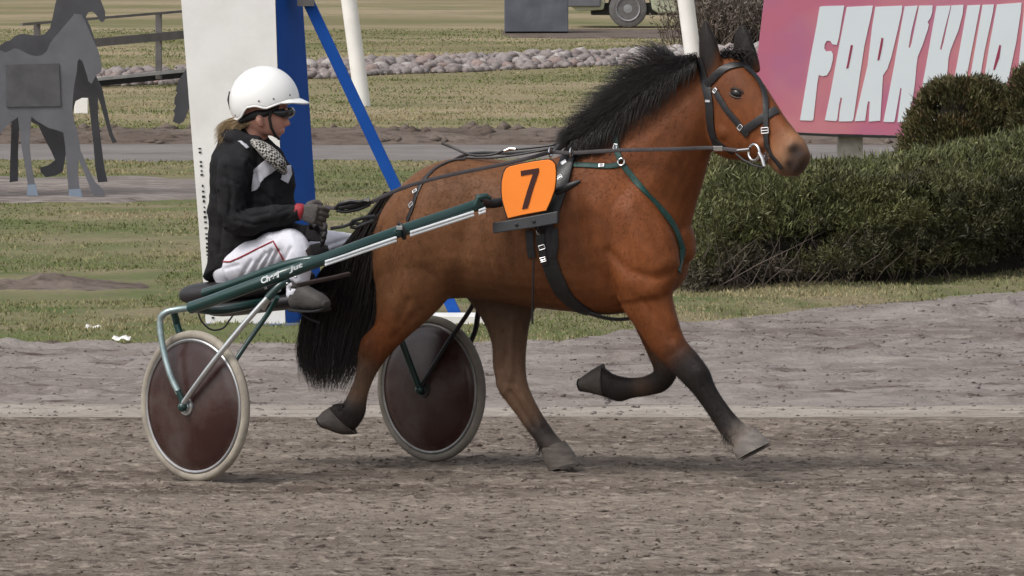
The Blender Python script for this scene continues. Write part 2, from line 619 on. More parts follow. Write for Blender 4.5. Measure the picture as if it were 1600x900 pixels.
# the ground under everything, out to the horizon
g = sheet("ground", np.linspace(-2500, 2500, 30), lambda x: x * 0 - 60.0, lambda x: x * 0 + 4000.0, 40, lambda x, D: x * 0 - 0.16, m_farlawn, 2.5)
sheet("race_track", spread(3.3, 420, 40, 40), lambda x: x * 0 + 24.5, EDGE_TRACK, 560, h_track, m_track)
sheet("race_track", np.linspace(-40, 40, 60), lambda x: x * 0 - 40, lambda x: x * 0 + 24.5, 20, lambda x, D: x * 0.0, m_track)
sheet("sand_strip", spread(3.4, 240, 40, 30), EDGE_TRACK, EDGE_PALE, 24, h_pale, m_pale)
sheet("dirt_verge", spread(3.8, 420, 40, 30), EDGE_PALE, EDGE_GRASS, 210, h_dirt, m_dirt)
sheet("lawn", spread(6.0, 300, 60, 30), EDGE_GRASS, EDGE_PATH0, 260, h_lawn, m_lawn)
sheet("path", spread(7, 160, 60, 30), EDGE_PATH0, EDGE_PATH1, 40, lambda x, D: T(x, D) + 0.02 * (fbm(x * 5, D * 5, 3, 51) - 0.5) * sstep(D, 68.9, 69.4) * (1 - sstep(D, 72.6, 73)), m_path)
sheet("soil_bank", spread(7, 220, 60, 30), EDGE_PATH1, lambda x: 74.1 + 0.5 * fbm(x * 1.7, x * 0 + 3, 3, 52), 26,
      lambda x, D: T(x, D) + 0.06 * fbm(x * 4, D * 4, 3, 53) * sstep(D, 73.0, 73.3) * (1 - sstep(D, 73.9, 74.1)), m_soil)
sheet("far_lawn", spread(13, 200, 120, 40), lambda x: 74.1 + 0.5 * fbm(x * 1.7, x * 0 + 3, 3, 52), lambda x: x * 0 + 260.0, 360,
      lambda x, D: T(x, D), m_farlawn, 1.5)
sheet("far_lawn", np.linspace(-700, 700, 60), lambda x: x * 0 + 260.0, lambda x: x * 0 + 1500.0, 40, lambda x, D: T(x, D) - 0.02, m_farlawn, 1.6)

def patch(name, outline, m, hf, n=60, lift=0.006, kind="structure"):
    """a worn patch laid on the land: outline in ground points"""
    xs = [p.x for p in outline]; ds = [p.y for p in outline]
    x0, x1, d0, d1 = min(xs), max(xs), min(ds), max(ds)
    cx, cd_ = (x0 + x1) / 2, (d0 + d1) / 2
    q = np.linspace(0, 2 * PI, 72, endpoint=False)
    rr = np.linspace(0, 1, 24)
    V = []; Fc = []
    for i, r in enumerate(rr):
        wob = 1 + 0.12 * (fbm(np.cos(q) * 3 + 5, np.sin(q) * 3 + 5, 3, int(abs(cx) * 10)) - 0.5) * 2
        X = cx + (x1 - x0) / 2 * r * np.sign(np.cos(q)) * np.abs(np.cos(q)) ** 0.6 * wob
        D = cd_ + (d1 - d0) / 2 * r * np.sign(np.sin(q)) * np.abs(np.sin(q)) ** 0.6 * wob
        Z = hf(X, D) + lift * (1 if i < len(rr) - 1 else -1.5)
        V += list(zip(X, D, Z))
    for i in range(len(rr) - 1):
        for k in range(72):
            k2 = (k + 1) % 72
            Fc.append((i * 72 + k, i * 72 + k2, (i + 1) * 72 + k2, (i + 1) * 72 + k))
    o = link_mesh(name, np_mesh(name, V, quads=Fc), m)
    return tag(o, kind=kind)

# sand under the steel horse, and the heap of dug soil in the grass
patch("sand_patch", [GT(-260, 322), GT(330, 322), GT(-260, 286), GT(330, 286)], m_dirt,
      lambda X, D: h_lawn(X, D) + 0.02 * fbm(X * 4, D * 4, 3, 61), lift=0.008)
c0 = GT(85, 458)
patch("soil_heap", [GT(-150, 476), GT(212, 472), GT(-150, 448), GT(212, 448)], m_soil,
      lambda X, D: h_lawn(X, D) - 0.02 + 0.07 * np.exp(-((X - c0.x + 0.25) / 0.75) ** 2 - ((D - c0.y - 0.1) / 0.45) ** 2) * (0.2 + 1.6 * fbm(X * 6, D * 6, 3, 62)), lift=0.004)
patch("far_road", [Vector((-30, 150, 0)), Vector((-8.4, 150, 0)), Vector((-30, 190, 0)), Vector((-8.4, 190, 0))], m_path, lambda X, D: T(X, D), lift=0.05)
patch("bare_ground", [GT(770, 60), GT(1190, 60), GT(770, 50), GT(1190, 47)], m_soil, lambda X, D: T(X, D), lift=0.02)

# ---- loose clods on the track and the verge (nobody could count them)
def clods(name, n, xr, dr, hf, r0, r1, m, seed):
    r_ = np.random.default_rng(seed)
    oct_v = np.array([(1, 0, 0), (-1, 0, 0), (0, 1, 0), (0, -1, 0), (0, 0, 1), (0, 0, -1)], float)
    oct_f = np.array([(0, 2, 4), (2, 1, 4), (1, 3, 4), (3, 0, 4), (2, 0, 5), (1, 2, 5), (3, 1, 5), (0, 3, 5)])
    x = r_.uniform(*xr, n); D = r_.uniform(*dr, n)
    rad = r0 + (r1 - r0) * r_.random(n) ** 3
    z = hf(x, D) + rad * 0.15
    v = oct_v[None] * rad[:, None, None] * r_.uniform(0.55, 1.35, (n, 6, 1))
    v[:, :, 0] *= r_.uniform(0.9, 1.7, (n, 1)); v[:, :, 2] *= 0.75
    V = v + np.stack([x, D, z], -1)[:, None, :]
    Fq = (oct_f[None] + 6 * np.arange(n)[:, None, None]).reshape(-1, 3)
    o = link_mesh(name, np_mesh(name, V.reshape(-1, 3), tris=Fq), m, smooth=True)
    return tag(o, kind="stuff")
clods("soil_crumbs", 16000, (-3.2, 3.2), (26.5, 35.7), h_track, 0.002, 0.012, m_track, 1)
clods("soil_clods", 9000, (-3.5, 3.9), (35.9, 45.2), lambda x, D: np.where(D < EDGE_GRASS(x), np.where(D < EDGE_PALE(x), h_pale(x, D), h_dirt(x, D)), -0.5), 0.003, 0.013, m_dirt, 2)
clods("path_clods", 700, (-6, 6), (73.1, 74.6), lambda x, D: T(x, D), 0.02, 0.09, m_soil, 3)

# ---- grass blades
def grass(name, n, dr, half, hf, h0, h1, seed, m, keep=None):
    r_ = np.random.default_rng(seed)
    D = dr[0] + (dr[1] - dr[0]) * r_.random(n) ** 1.35
    x = r_.uniform(-1, 1, n) * (half + 0.075 * (D - dr[0]))
    e = EDGE_GRASS(x)
    k = D > e - 0.25 * r_.random(n)
    k &= fbm(x * 1.3, D * 1.3, 3, seed + 5) > 0.24 + 0.3 * r_.random(n)
    if keep is not None: k &= keep(x, D)
    x, D = x[k], D[k]; n = len(x)
    z = hf(x, D) - 0.005
    h = r_.uniform(h0, h1, n) * (0.5 + fbm(x * 2, D * 2, 2, seed + 9))
    an = r_.uniform(0, 2 * PI, n); lean = r_.uniform(0.1, 0.9, n); wd = r_.uniform(0.004, 0.009, n) * (D / 45)
    b = np.stack([x, D, z], -1)
    sx = np.stack([np.cos(an), np.sin(an) * 0.3, 0 * an], -1) * wd[:, None]
    la = r_.uniform(0, 2 * PI, n)
    tip = b + np.stack([np.cos(la) * lean * h, np.sin(la) * lean * h, h], -1)
    V = np.stack([b - sx, b + sx, tip], 1).reshape(-1, 3)
    me = np_mesh(name, V, tris=np.arange(3 * n).reshape(-1, 3))
    dry = np.clip((fbm(x * 0.7, D * 0.6, 3, seed + 2) - 0.43) * 3 + r_.normal(0, 0.22, n), 0, 1)[:, None]
    c = np.array([0.105, 0.124, 0.044]) * (1 - dry) + np.array([0.25, 0.205, 0.12]) * dry
    c *= r_.uniform(1.0, 1.6, (n, 1))
    set_color(me, np.repeat(c, 3, 0))
    o = link_mesh(name, me, m, smooth=False)
    return tag(o, kind="stuff")
m_blade = mat("grass_blades", None, rough=0.7, var=0.15, scale=3, attr="coat", spec=0.2)
grass("grass", 230000, (41.0, 68.3), 3.6, h_lawn, 0.008, 0.028, 21, m_blade,
      lambda x, D: ~((D > 59) & (D < 64.2) & (x < -2.35)) & ~((D > 45.2) & (D < 48.4) & (x < -2.3) & (x > -4.2)))
grass("grass", 120000, (74.3, 120), 6.0, T, 0.010, 0.032, 22, m_blade)

# ---- stone bank on the far lawn
m_stone = mat("field_stone", (0.24, 0.21, 0.20), rough=0.85, var=0.35, scale=3, dirt=(0.22, 0.16, 0.14), dscale=1.3, damt=0.7, bump=0.5, bscale=20)
m_stone2 = mat("pale_stone", (0.36, 0.335, 0.32), rough=0.85, var=0.3, scale=3, dirt=(0.30, 0.24, 0.22), dscale=2.0, damt=0.6, bump=0.5, bscale=20)
m_stone3 = mat("red_stone", (0.26, 0.19, 0.17), rough=0.85, var=0.3, scale=3, dirt=(0.20, 0.17, 0.16), dscale=2.0, damt=0.6, bump=0.5, bscale=20)
xs_ = np.linspace(-13, 13, 200)
bed = sheet("stone_bed", xs_, lambda x: bank_front(x) - 0.35 + 0.3 * fbm(x * 2, x * 0, 2, 71), lambda x: bank_front(x) + 2.9 + 0.4 * fbm(x * 2, x * 0, 2, 72), 20,
            lambda x, D: T(x, D) + 0.012, m_soil)
stone_mesh = []
for k in range(9):
    bm = bmesh.new()
    bmesh.ops.create_icosphere(bm, subdivisions=2 if k < 6 else 1, radius=1.0)
    o3 = Vector((random.uniform(0, 9), random.uniform(0, 9), 0))
    for v in bm.verts:
        d = v.co.copy()
        f = 0.75 + 0.5 * float(fbm(np.array([d.x * 1.3 + o3.x]), np.array([d.y * 1.3 + d.z * 1.7 + o3.y]), 3, k)[0])
        v.co = Vector((d.x * f, d.y * f, d.z * f * 0.72))
    me = bpy.data.meshes.new("stone"); bm.to_mesh(me); bm.free()
    me.materials.append([m_stone, m_stone2, m_stone3][k % 3])
    me.polygons.foreach_set("use_smooth", [True] * len(me.polygons))
    stone_mesh.append(me)
n_st = 0
placed = []
while n_st < 290:
    x = random.uniform(-9.5, 6.6); a = random.random()
    D = float(bank_front(np.array(x))) - 0.2 + 2.3 * a
    r = random.uniform(0.055, 0.12)
    if any((x - q[0]) ** 2 + (D - q[1]) ** 2 < (0.55 * (r + q[2])) ** 2 for q in placed[-400:]): continue
    placed.append((x, D, r))
    o = bpy.data.objects.new("stone", random.choice(stone_mesh))
    COL.objects.link(o); o.parent = bed
    o.location = (x, D, float(T(x, D)) + r * 0.32)
    o.rotation_euler = (random.uniform(-0.4, 0.4), random.uniform(-0.4, 0.4), random.uniform(0, 6.3))
    o.scale = (r * random.uniform(0.9, 1.5), r, r * random.uniform(0.75, 1.15))
    n_st += 1
rs_ = np.random.default_rng(5)
xx = rs_.uniform(-9.5, 8, 2600); dd = bank_front(xx) - 0.3 + 3.0 * rs_.random(2600)
pv = []; pf = []
ico = stone_mesh[6]; iv = verts_of(ico); itri = np.array([list(p.vertices) for p in ico.polygons])
rr_ = rs_.uniform(0.03, 0.095, 2600)
zz = T(xx, dd) + rr_ * 0.3
pv = (iv[None] * rr_[:, None, None] * rs_.uniform(0.7, 1.4, (2600, 1, 3)) + np.stack([xx, dd, zz], -1)[:, None, :]).reshape(-1, 3)
pf = (itri[None] + len(iv) * np.arange(2600)[:, None, None]).reshape(-1, 3)
tag(link_mesh("small_stones", np_mesh("small_stones", pv, tris=pf), m_stone, bed), kind="stuff")
# ================================================================== THINGS IN THE BACKGROUND
m_white = mat("white_paint", (0.86, 0.845, 0.81), rough=0.5, var=0.03, scale=2, dirt=(0.55, 0.52, 0.47), dscale=2.5, damt=0.35, bump=0.05)
m_blue = mat("blue_paint", (0.006, 0.072, 0.34), spec=0.2, rough=0.6, var=0.08, scale=3, dirt=(0.02, 0.11, 0.42), dscale=4, damt=0.3)
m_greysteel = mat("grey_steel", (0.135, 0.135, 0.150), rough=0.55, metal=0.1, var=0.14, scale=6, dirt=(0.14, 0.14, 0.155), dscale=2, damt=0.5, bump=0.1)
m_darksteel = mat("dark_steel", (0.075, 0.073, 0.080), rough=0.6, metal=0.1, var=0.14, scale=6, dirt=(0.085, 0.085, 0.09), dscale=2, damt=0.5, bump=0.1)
m_panel = mat("panel_steel", (0.092, 0.090, 0.096), rough=0.6, metal=0.1, var=0.16, scale=9, bump=0.15)
m_bluehoof = mat("blue_grey_paint", (0.22, 0.27, 0.34), rough=0.6, var=0.12, scale=8)
m_fence = mat("weathered_wood", (0.145, 0.135, 0.130), rough=0.85, var=0.2, scale=5, bump=0.3)
m_fencetop = mat("pale_wood", (0.48, 0.47, 0.45), rough=0.8, var=0.15, scale=5)
m_dark = mat("dark_matter", (0.02, 0.02, 0.02), rough=0.8, var=0.2)
m_black = mat("black_rubber", (0.016, 0.016, 0.017), rough=0.6, var=0.2, scale=20, bump=0.15)

# ---- finish tower: white board with a blue flank, leaning a little, blue brace and foot
Db = 42.86
tower = empty("finish_tower", GT(395, 514), "tall white and blue board standing at the track edge behind the driver", "finish post")
mb = MB()
Lb = [(322, 513), (318, 450), (283, 0), (266, -230)]
Rb = [(446, 513), (444, 440), (430, 0), (421, -230)]
poly = [P(x, y, Db) for x, y in Lb] + [P(x, y, Db) for x, y in reversed(Rb)]
mb.prism(poly, (0, 0.12, 0))
mb.build("white_board", m_white, tower, smooth=False)
mb = MB()
q0 = P(447, 511, Db); q1 = P(432, 0, Db); q2 = P(424, -228, Db)
s0 = P(506, 511, Db + 0.35); s1 = P(474, 0, Db + 0.35); s2 = P(458, -228, Db + 0.35)
nr = 24; V = []; Fc = []
for k in range(nr + 1):
    t = k / nr
    a_, b_ = q0.lerp(q2, t), s0.lerp(s2, t)
    V += [a_, b_, b_ + Vector((-0.05, 0.12, 0)), a_ + Vector((0, 0.12, 0))]
for k in range(nr):
    for i in range(4):
        j = (i + 1) % 4
        Fc.append((k * 4 + i, k * 4 + j, k * 4 + 4 + j, k * 4 + 4 + i))
Fc += [(3, 2, 1, 0), (nr * 4, nr * 4 + 1, nr * 4 + 2, nr * 4 + 3)]
mb.add(V, Fc); mb.build("blue_flank", m_blue, tower)
mb = MB()
a, b = P(474, -14, Db + 0.2), P(713, 494, Db + 0.2)
d = (b - a).normalized(); sdv = Vector((0, 1, 0)); up = d.cross(sdv).normalized()
mb.box((a + b) / 2, (b - a).length / 2, 0.034, 0.034, (d, sdv, up))
mb.build("brace", m_blue, tower, smooth=False, bevel=0.004)
mb = MB()
mb.box(P(478, -4, Db + 0.16), 0.05, 0.05, 0.05)
mb.build("bracket", m_fence, tower, smooth=False)
mb = MB()
z0 = P(640, 522, Db).z
pa, pb = P(505, 516, Db), P(766, 514, Db)
mb.box(Vector(((pa.x + pb.x) / 2, Db, 0.045)), (pb.x - pa.x) / 2, 0.16, 0.045)
mb.build("foot_plate", m_white, tower, smooth=False, bevel=0.006)
mb = MB()
pa, pb = P(318, 514, Db - 0.05), P(470, 512, Db - 0.05)
mb.box(Vector(((pa.x + pb.x) / 2, Db - 0.02, 0.012)), (pb.x - pa.x) / 2, 0.08, 0.024)
mb.build("bottom_rail", mat("slate_paint", (0.12, 0.14, 0.20), rough=0.6), tower, smooth=False)
mb = MB()
mb.tube([P(741, 524, Db - 0.2), P(735, 506, Db - 0.2)], 0.012, 8)
mb.build("yellow_peg", mat("yellow_paint", (0.55, 0.38, 0.08), rough=0.6), tower)
# the strip of small dark marks printed down the left edge of the board
mb = MB(); random.seed(3)
y = 232.0
while y < 500:
    f = (y - 0) / 450.0
    x = 283 + 35 * f + 11
    hgt = random.choice([2.0, 2.6, 3.4]); wd = random.uniform(2.4, 5.0)
    c = P(x, y, Db - 0.003)
    mb.box(c, wd / 267 * 0.5, 0.002, hgt / 267 * 0.5)
    y += random.uniform(5.5, 9.5) + (9 if random.random() < 0.12 else 0)
tag(mb.build("printed_marks", m_dark, tower, smooth=False), kind="stuff")
mb = MB()
pl = [(308, 511), (304, 450), (297.5, 380), (291, 300), (285, 232)]
mb.prism([P(x + 20, y, Db - 0.001) for x, y in pl] + [P(x + 8, y, Db - 0.001) for x, y in reversed(pl)], (0, 0.0008, 0))

# ---- two white poles
def pole(bx, by, tx, ty, r, label):
    b_ = GT(bx, by); t_ = P(tx, ty, b_.y)
    mb = MB().tube([b_ - (t_ - b_).normalized() * 0.05, b_ + (t_ - b_) * 0.5, t_], r, 20)
    o = mb.build("white_pole", m_white, smooth=True)
    set_origin(o, b_)
    return tag(o, label, "pole", "white poles on the lawn")
pole(567, 166, 520, -190, 0.088, "white pole on the lawn to the right of the blue brace")
pole(1084, 98, 1056, -120, 0.115, "white pole rising right behind the ears of the horse")

# ---- steel horse sculpture: two cut-out plates side by side
def plate(pts, D, th, name, m, parent):
    mb = MB().prism([P(x, y, D) for x, y in pts], (0, th, 0))
    o = mb.build(name, m, parent, smooth=False)
    return o
SD = 60.0
statue = empty("horse_sculpture", GT(60, 306), "grey steel horse sculpture with a dark panel on its flank, at the left edge", "sculpture", "steel horse sculptures")
near = [(-150, 130), (-140, 100), (-110, 82), (-60, 74), (-20, 75), (0, 79), (8, 82), (16, 79), (22, 75.5), (28, 76.5), (38, 82), (48, 86.5), (57, 88), (66, 86), (73, 80),
        (78, 68), (84, 60), (95, 47), (106, 34), (113, 26), (116, 21.5), (127, 23), (133, 33), (139, 48), (147, 66), (153, 78), (157, 93), (159, 106), (157, 113), (150, 118),
        (146, 125), (143, 131), (138, 127), (136, 118), (129, 96), (124, 92), (121, 96), (120, 112), (116, 132), (114, 150), (113, 172), (116, 190), (121, 208),
        (126, 236), (137, 262), (148, 284), (161, 296), (163, 306), (147, 306), (140, 292), (131, 268), (122, 248), (122, 275), (124, 292), (128, 313), (107, 313), (107, 296), (104, 262), (102, 230),
        (99, 207), (88, 203), (76, 200), (66, 194), (57, 189), (49, 182), (47, 205), (46, 230), (50, 262), (54, 286), (57, 306), (42, 306), (43, 286), (39, 260), (34, 232), (31, 208), (28, 183),
        (18, 190), (8, 199), (-4, 214), (-30, 235), (-42, 255), (-40, 280), (-36, 306), (-56, 306), (-58, 280), (-70, 250), (-66, 222), (-80, 200), (-100, 190), (-128, 235), (-124, 270), (-120, 306), (-140, 306), (-146, 262), (-156, 220)]
plate(near, SD, 0.025, "near_plate", m_greysteel, statue)
far = [(-120, 88), (-60, 66), (-20, 66), (0, 71), (8, 65), (17, 63), (22, 57), (30, 53.5), (38, 53), (50, 55), (62, 55.5), (70, 53), (78, 44), (82, 28), (86, 8), (92, -14), (104, -34), (112, -48), (118, -34),
       (134, -30), (148, -18), (158, 2), (164, 18), (164.5, 30), (160, 35), (156, 33), (151, 24), (145, 18.5), (138, 19), (134, 26), (142, 44), (150, 70), (153, 95), (150, 118), (153, 126), (159, 136), (162, 150),
       (166, 168), (172, 194), (177, 212), (183, 222), (176, 224), (171, 212), (164, 188), (157, 163), (153, 152), (153, 180), (158, 225), (163, 262), (168, 284), (153, 285), (149, 262), (146, 225), (141, 180), (138, 153),
       (128, 153), (118, 158), (112, 180), (108, 205), (103, 240), (98, 268), (88, 274), (72, 277), (64, 270), (62, 262), (76, 258), (86, 250), (80, 236), (70, 218), (60, 196), (48, 190), (46, 200), (30, 192), (28, 240), (28, 283), (15, 285), (16, 250), (18, 192),
       (0, 190), (-40, 196), (-80, 206), (-92, 250), (-90, 284), (-104, 285), (-108, 240), (-118, 200), (-128, 150)]
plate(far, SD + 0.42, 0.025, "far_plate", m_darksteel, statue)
plate([(9, 101), (92, 99), (95, 166), (10, 167)], SD - 0.012, 0.010, "flank_panel", m_panel, statue)
plate([(43, 289), (56, 288), (59, 305.5), (42, 305.5)], SD - 0.005, 0.035, "hoof", m_bluehoof, statue)
plate([(107.5, 296), (126, 295), (129, 312), (107, 312.5)], SD - 0.005, 0.035, "hoof", m_bluehoof, statue)
for (x, y) in ((100, 60), (130, 70), (20, 120), (-60, 120), (85, 60)):
    a_ = P(x, y, SD + 0.02)
    MB().tube([a_, a_ + Vector((0, 0.42, 0))], 0.02, 8).build("spacer_bar", m_darksteel, statue)

st2 = empty("horse_sculpture", GT(380, 300), "dark steel horse tail showing left of the white board", "sculpture", "steel horse sculptures")
Dt = SD + 1.0
tail2 = [(300, 92), (288, 112), (279, 126), (276, 134), (274.5, 142), (277, 145), (273, 152), (272, 163), (275, 165), (271, 174), (273, 178), (270, 190), (280, 194), (287, 190), (293, 176), (298, 165), (312, 150), (322, 130)]
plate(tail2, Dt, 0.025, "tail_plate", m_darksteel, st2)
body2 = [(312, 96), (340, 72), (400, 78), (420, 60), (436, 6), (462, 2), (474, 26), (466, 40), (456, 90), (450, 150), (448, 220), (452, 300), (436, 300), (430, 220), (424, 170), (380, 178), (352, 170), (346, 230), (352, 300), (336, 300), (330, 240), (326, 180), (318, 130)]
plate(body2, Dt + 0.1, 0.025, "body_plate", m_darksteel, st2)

# ---- rail fence far left
fen = empty("rail_fence", GT(248, 122), "low grey rail fence with pale bottom board behind the steel horse", "fence")
fb = GT(248, 122); Df = fb.y; sf = F / Df
def fp(x, y): return P(x, y, Df + (x - 248) * 0.01)
for (x, y0, y1, wd) in ((248, 20, 124, 10), (58, 37, 138, 10)):
    mb = MB(); a_, b_ = fp(x, y0), fp(x, y1)
    mb.box((a_ + b_) / 2, wd / sf / 2, 0.05, (a_.z - b_.z) / 2)
    mb.build("post", m_fence, fen, smooth=False, bevel=0.006)
def rail(x0, y0, x1, y1, th, m, name="rail", off=-0.075, dep=0.02):
    a_, b_ = fp(x0, y0), fp(x1, y1)
    d = (b_ - a_).normalized(); yv = Vector((0, 1, 0)); zv = d.cross(yv).normalized()
    yv = zv.cross(d).normalized()
    MB().box((a_ + b_) / 2 + Vector((0, off, 0)), (b_ - a_).length / 2, dep, th / sf / 2, (d, yv, zv)).build(name, m, fen, smooth=False)
rail(34, 38, 330, 14, 4, m_fence)
rail(34, 77, 330, 50, 13, m_fence)
rail(34, 135, 330, 106, 5, m_fencetop, "bottom_board")
rail(34, 142, 330, 113, 9, m_dark, "bottom_beam", off=0.07)
# small white plate standing in the grass behind the sculpture
wp = GT(127, 178)
mb = MB(); mb.box(wp + Vector((0, 0, 0.09)), 0.075, 0.02, 0.09)
o = mb.build("marker_plate", m_white, smooth=False, bevel=0.01); set_origin(o, wp)
tag(o, "small white plate on the grass behind the legs of the steel horse", "marker")
# litter on the verge
def scrap(px, py, w_, lab, sd):
    b_ = G(px, py, 0.03); r_ = random.Random(sd)
    V = []; Fc = []
    for i in range(7):
        for j in range(4):
            V.append((b_.x + (i / 6 - .5) * w_ + r_.uniform(-.004, .004), b_.y + (j / 3 - .5) * w_ * 1.3, 0.03 + 0.006 * math.sin(i * 1.7 + sd) + r_.uniform(-.003, .006) + 0.004 * j))
    for i in range(6):
        for j in range(3):
            Fc.append((i * 4 + j, i * 4 + 4 + j, i * 4 + 5 + j, i * 4 + 1 + j))
    o = link_mesh("paper_scrap", mesh_from("paper_scrap", V, Fc), m_white)
    md = o.modifiers.new("solid", 'SOLIDIFY'); md.thickness = 0.003
    set_origin(o, (b_.x, b_.y, 0.03))
    tag(o, lab, "litter", "white litter at the grass edge")
scrap(147, 513, 0.10, "white scrap of paper farther from the wheel, at the grass edge", 1)
scrap(190, 530, 0.10, "white scrap of paper nearer the wheel, on the soil", 2)

# ---- car, grey box and bare shrub far behind
m_carpaint = mat("pale_green_paint", (0.42, 0.44, 0.32), rough=0.35, var=0.06, scale=2, dirt=(0.25, 0.23, 0.17), dscale=2, damt=0.6, coat=0.4)
m_glass = mat("dark_glass", (0.02, 0.025, 0.03), rough=0.08, var=0.0, spec=0.6)
m_rim = mat("rim_steel", (0.30, 0.30, 0.31), rough=0.45, metal=0.4, var=0.1)
m_tyre = mat("dusty_tyre", (0.13, 0.125, 0.125), rough=0.9, var=0.2, bump=0.3)
wc = GT(981, 43.5); Dc = wc.y; gz = wc.z; sc_ = F / Dc
car = empty("parked_car", (wc.x, wc.y, gz), "pale green car parked on the far lawn behind the grey box", "car")
def cx(px): return P(px, 40, Dc).x
x_f = cx(893); wr = 0.315
x_r = wc.x + 2.55
mb = MB()     # body side outline (x forward is to the left), with wheel arches
def arch(xc, r, n=9): return [(xc + r * math.cos(PI * k / n), 0.30 + r * math.sin(PI * k / n) * 1.06) for k in range(n + 1)]
prof = [(x_f, 0.46), (x_f - 0.02, 0.36), (x_f + 0.10, 0.27)] + [(p[0], p[1]) for p in reversed(arch(wc.x, 0.40))] + \
       [(wc.x + 0.5, 0.24), (x_r - 0.5, 0.24)] + [(p[0], p[1]) for p in reversed(arch(x_r, 0.40))] + \
       [(x_r + 0.8, 0.32), (x_r + 0.84, 0.6), (x_r + 0.80, 0.92), (x_r + 0.45, 1.36), (x_r + 0.2, 1.41), (wc.x + 1.0, 1.41), (wc.x + 0.75, 1.36), (wc.x + 0.1, 0.96), (x_f + 0.12, 0.84), (x_f + 0.01, 0.74)]
mb.prism([Vector((x, Dc - 0.06, gz + z)) for x, z in prof], (0, 1.6, 0))
mb.build("body", m_carpaint, car, smooth=False, bevel=0.03)
def glass(pts): MB().prism([Vector((x, Dc - 0.075, gz + z)) for x, z in pts], (0, 0.012, 0)).build("window", m_glass, car, smooth=False)
glass([(wc.x + 0.32, 0.96), (wc.x + 1.25, 0.98), (wc.x + 1.25, 1.33), (wc.x + 0.82, 1.32)])
glass([(wc.x + 1.35, 0.98), (x_r - 0.15, 0.99), (x_r - 0.1, 1.34), (wc.x + 1.35, 1.34)])
MB().box(Vector((x_f + 0.20, Dc + 0.74, gz + 0.44)), 0.28, 0.86, 0.09).build("bumper", m_greysteel, car, smooth=False, bevel=0.02)
MB().box(Vector(((wc.x + x_r) / 2, Dc - 0.075, gz + 0.52)), 0.8, 0.012, 0.02).build("side_strip", m_black, car, smooth=False)
MB().box(Vector(((wc.x + x_r) / 2, Dc + 0.74, gz + 0.30)), (x_r - wc.x) / 2 + 0.6, 0.7, 0.09).build("underbody", m_dark, car, smooth=False)
for xx_ in (wc.x, x_r):
    for yy_ in (Dc, Dc + 1.48):
        MB().lathe(Vector((xx_, yy_, gz + wr)), (0, -1, 0), [(-0.09, 0.17), (-0.09, 0.26), (-0.07, 0.305), (0, wr), (0.07, 0.305), (0.09, 0.26), (0.085, 0.20), (0.085, 0.0)], 36).build("tyre", m_tyre, car)
        MB().lathe(Vector((xx_, yy_ - 0.004, gz + wr)), (0, -1, 0), [(0.085, 0.205), (0.10, 0.20), (0.095, 0.185), (0.06, 0.17), (0.05, 0.10), (0.085, 0.07), (0.09, 0.0)], 36).build("rim", m_rim, car)
        mm = MB()
        for k in range(8):
            q = 2 * PI * k / 8
            mm.ball(Vector((xx_ + 0.135 * math.cos(q), yy_ - 0.066, gz + wr + 0.135 * math.sin(q))), (0.022, 0.01, 0.022), None, 8, 6)
        tag(mm.build("rim_holes", m_dark, car), kind="stuff")
bx0, bx1 = GT(789, 54), GT(888, 48)
Dbx = (bx0.y + bx1.y) / 2 - 1.2; zb = float(T(0, Dbx))
box = empty("metal_box", (P(838, 50, Dbx).x, Dbx, zb), "blue grey sheet metal box standing in front of the parked car", "box")
m_boxsteel = mat("blue_grey_sheet", (0.115, 0.122, 0.145), rough=0.55, metal=0.2, var=0.2, scale=3, dirt=(0.17, 0.18, 0.20), dscale=1.4, damt=0.7, bump=0.1)
xa, xb = P(788, 50, Dbx).x, P(888, 50, Dbx).x
zlow = P(838, 50, Dbx).z
MB().box(Vector(((xa + xb) / 2, Dbx + 0.35, zlow + 0.42)), (xb - xa) / 2, 0.35, 0.42).build("shell", m_boxsteel, box, smooth=False, bevel=0.015)
MB().box(Vector(((xa + xb) / 2, Dbx + 0.35, zlow + 0.86)), (xb - xa) / 2 + 0.02, 0.37, 0.02).build("rim", m_boxsteel, box, smooth=False)
for s in (-1, 1):
    MB().box(Vector(((xa + xb) / 2 + s * ((xb - xa) / 2 - 0.06), Dbx + 0.35, (zlow + zb) / 2 - 0.02)), 0.05, 0.30, abs(zlow - zb) / 2 + 0.03).build("runner", m_dark, box, smooth=False)

# ---- billboard on a wooden post
DB = 67.4; sB = F / DB
bb = empty("billboard", (P(1325, 262, DB).x, DB + 0.2, 0.0), "big pink billboard with white slanted letters behind the hedge", "billboard")
m_pink = ground_mat("pink_print", [(0.52, 0.160, 0.235), (0.42, 0.170, 0.31), (0.58, 0.235, 0.255)], [(0.8, 0.45, 0.68, 3), (0.9, 0.48, 0.72, 3)], (1, 1, 1), rough=0.5, bump=0.0)
m_letter = mat("white_print", (0.72, 0.77, 0.82), rough=0.5, var=0.02, scale=2)
m_slit = mat("dark_pink_print", (0.30, 0.04, 0.09), rough=0.5, var=0.05)  # print colour of the slits in the letters
brd = [(1170, 203), (1178, 120), (1187, 60), (1194, 0), (1206, -80), (1720, -92), (1712, 219), (1300, 209)]
MB().prism([P(x, y, DB) for x, y in brd], (0, 0.06, 0)).build("board", m_pink, bb, smooth=False)
edge = [(1170, 204), (1300, 210), (1712, 220), (1712, 224), (1300, 213.5), (1170, 207.5)]
MB().prism([P(x, y, DB - 0.01) for x, y in edge], (0, 0.08, 0)).build("edge_strip", m_dark, bb, smooth=False)
def zz4(p): return (p[0] / 3.2136 + 1160, p[1] / 3.2136)
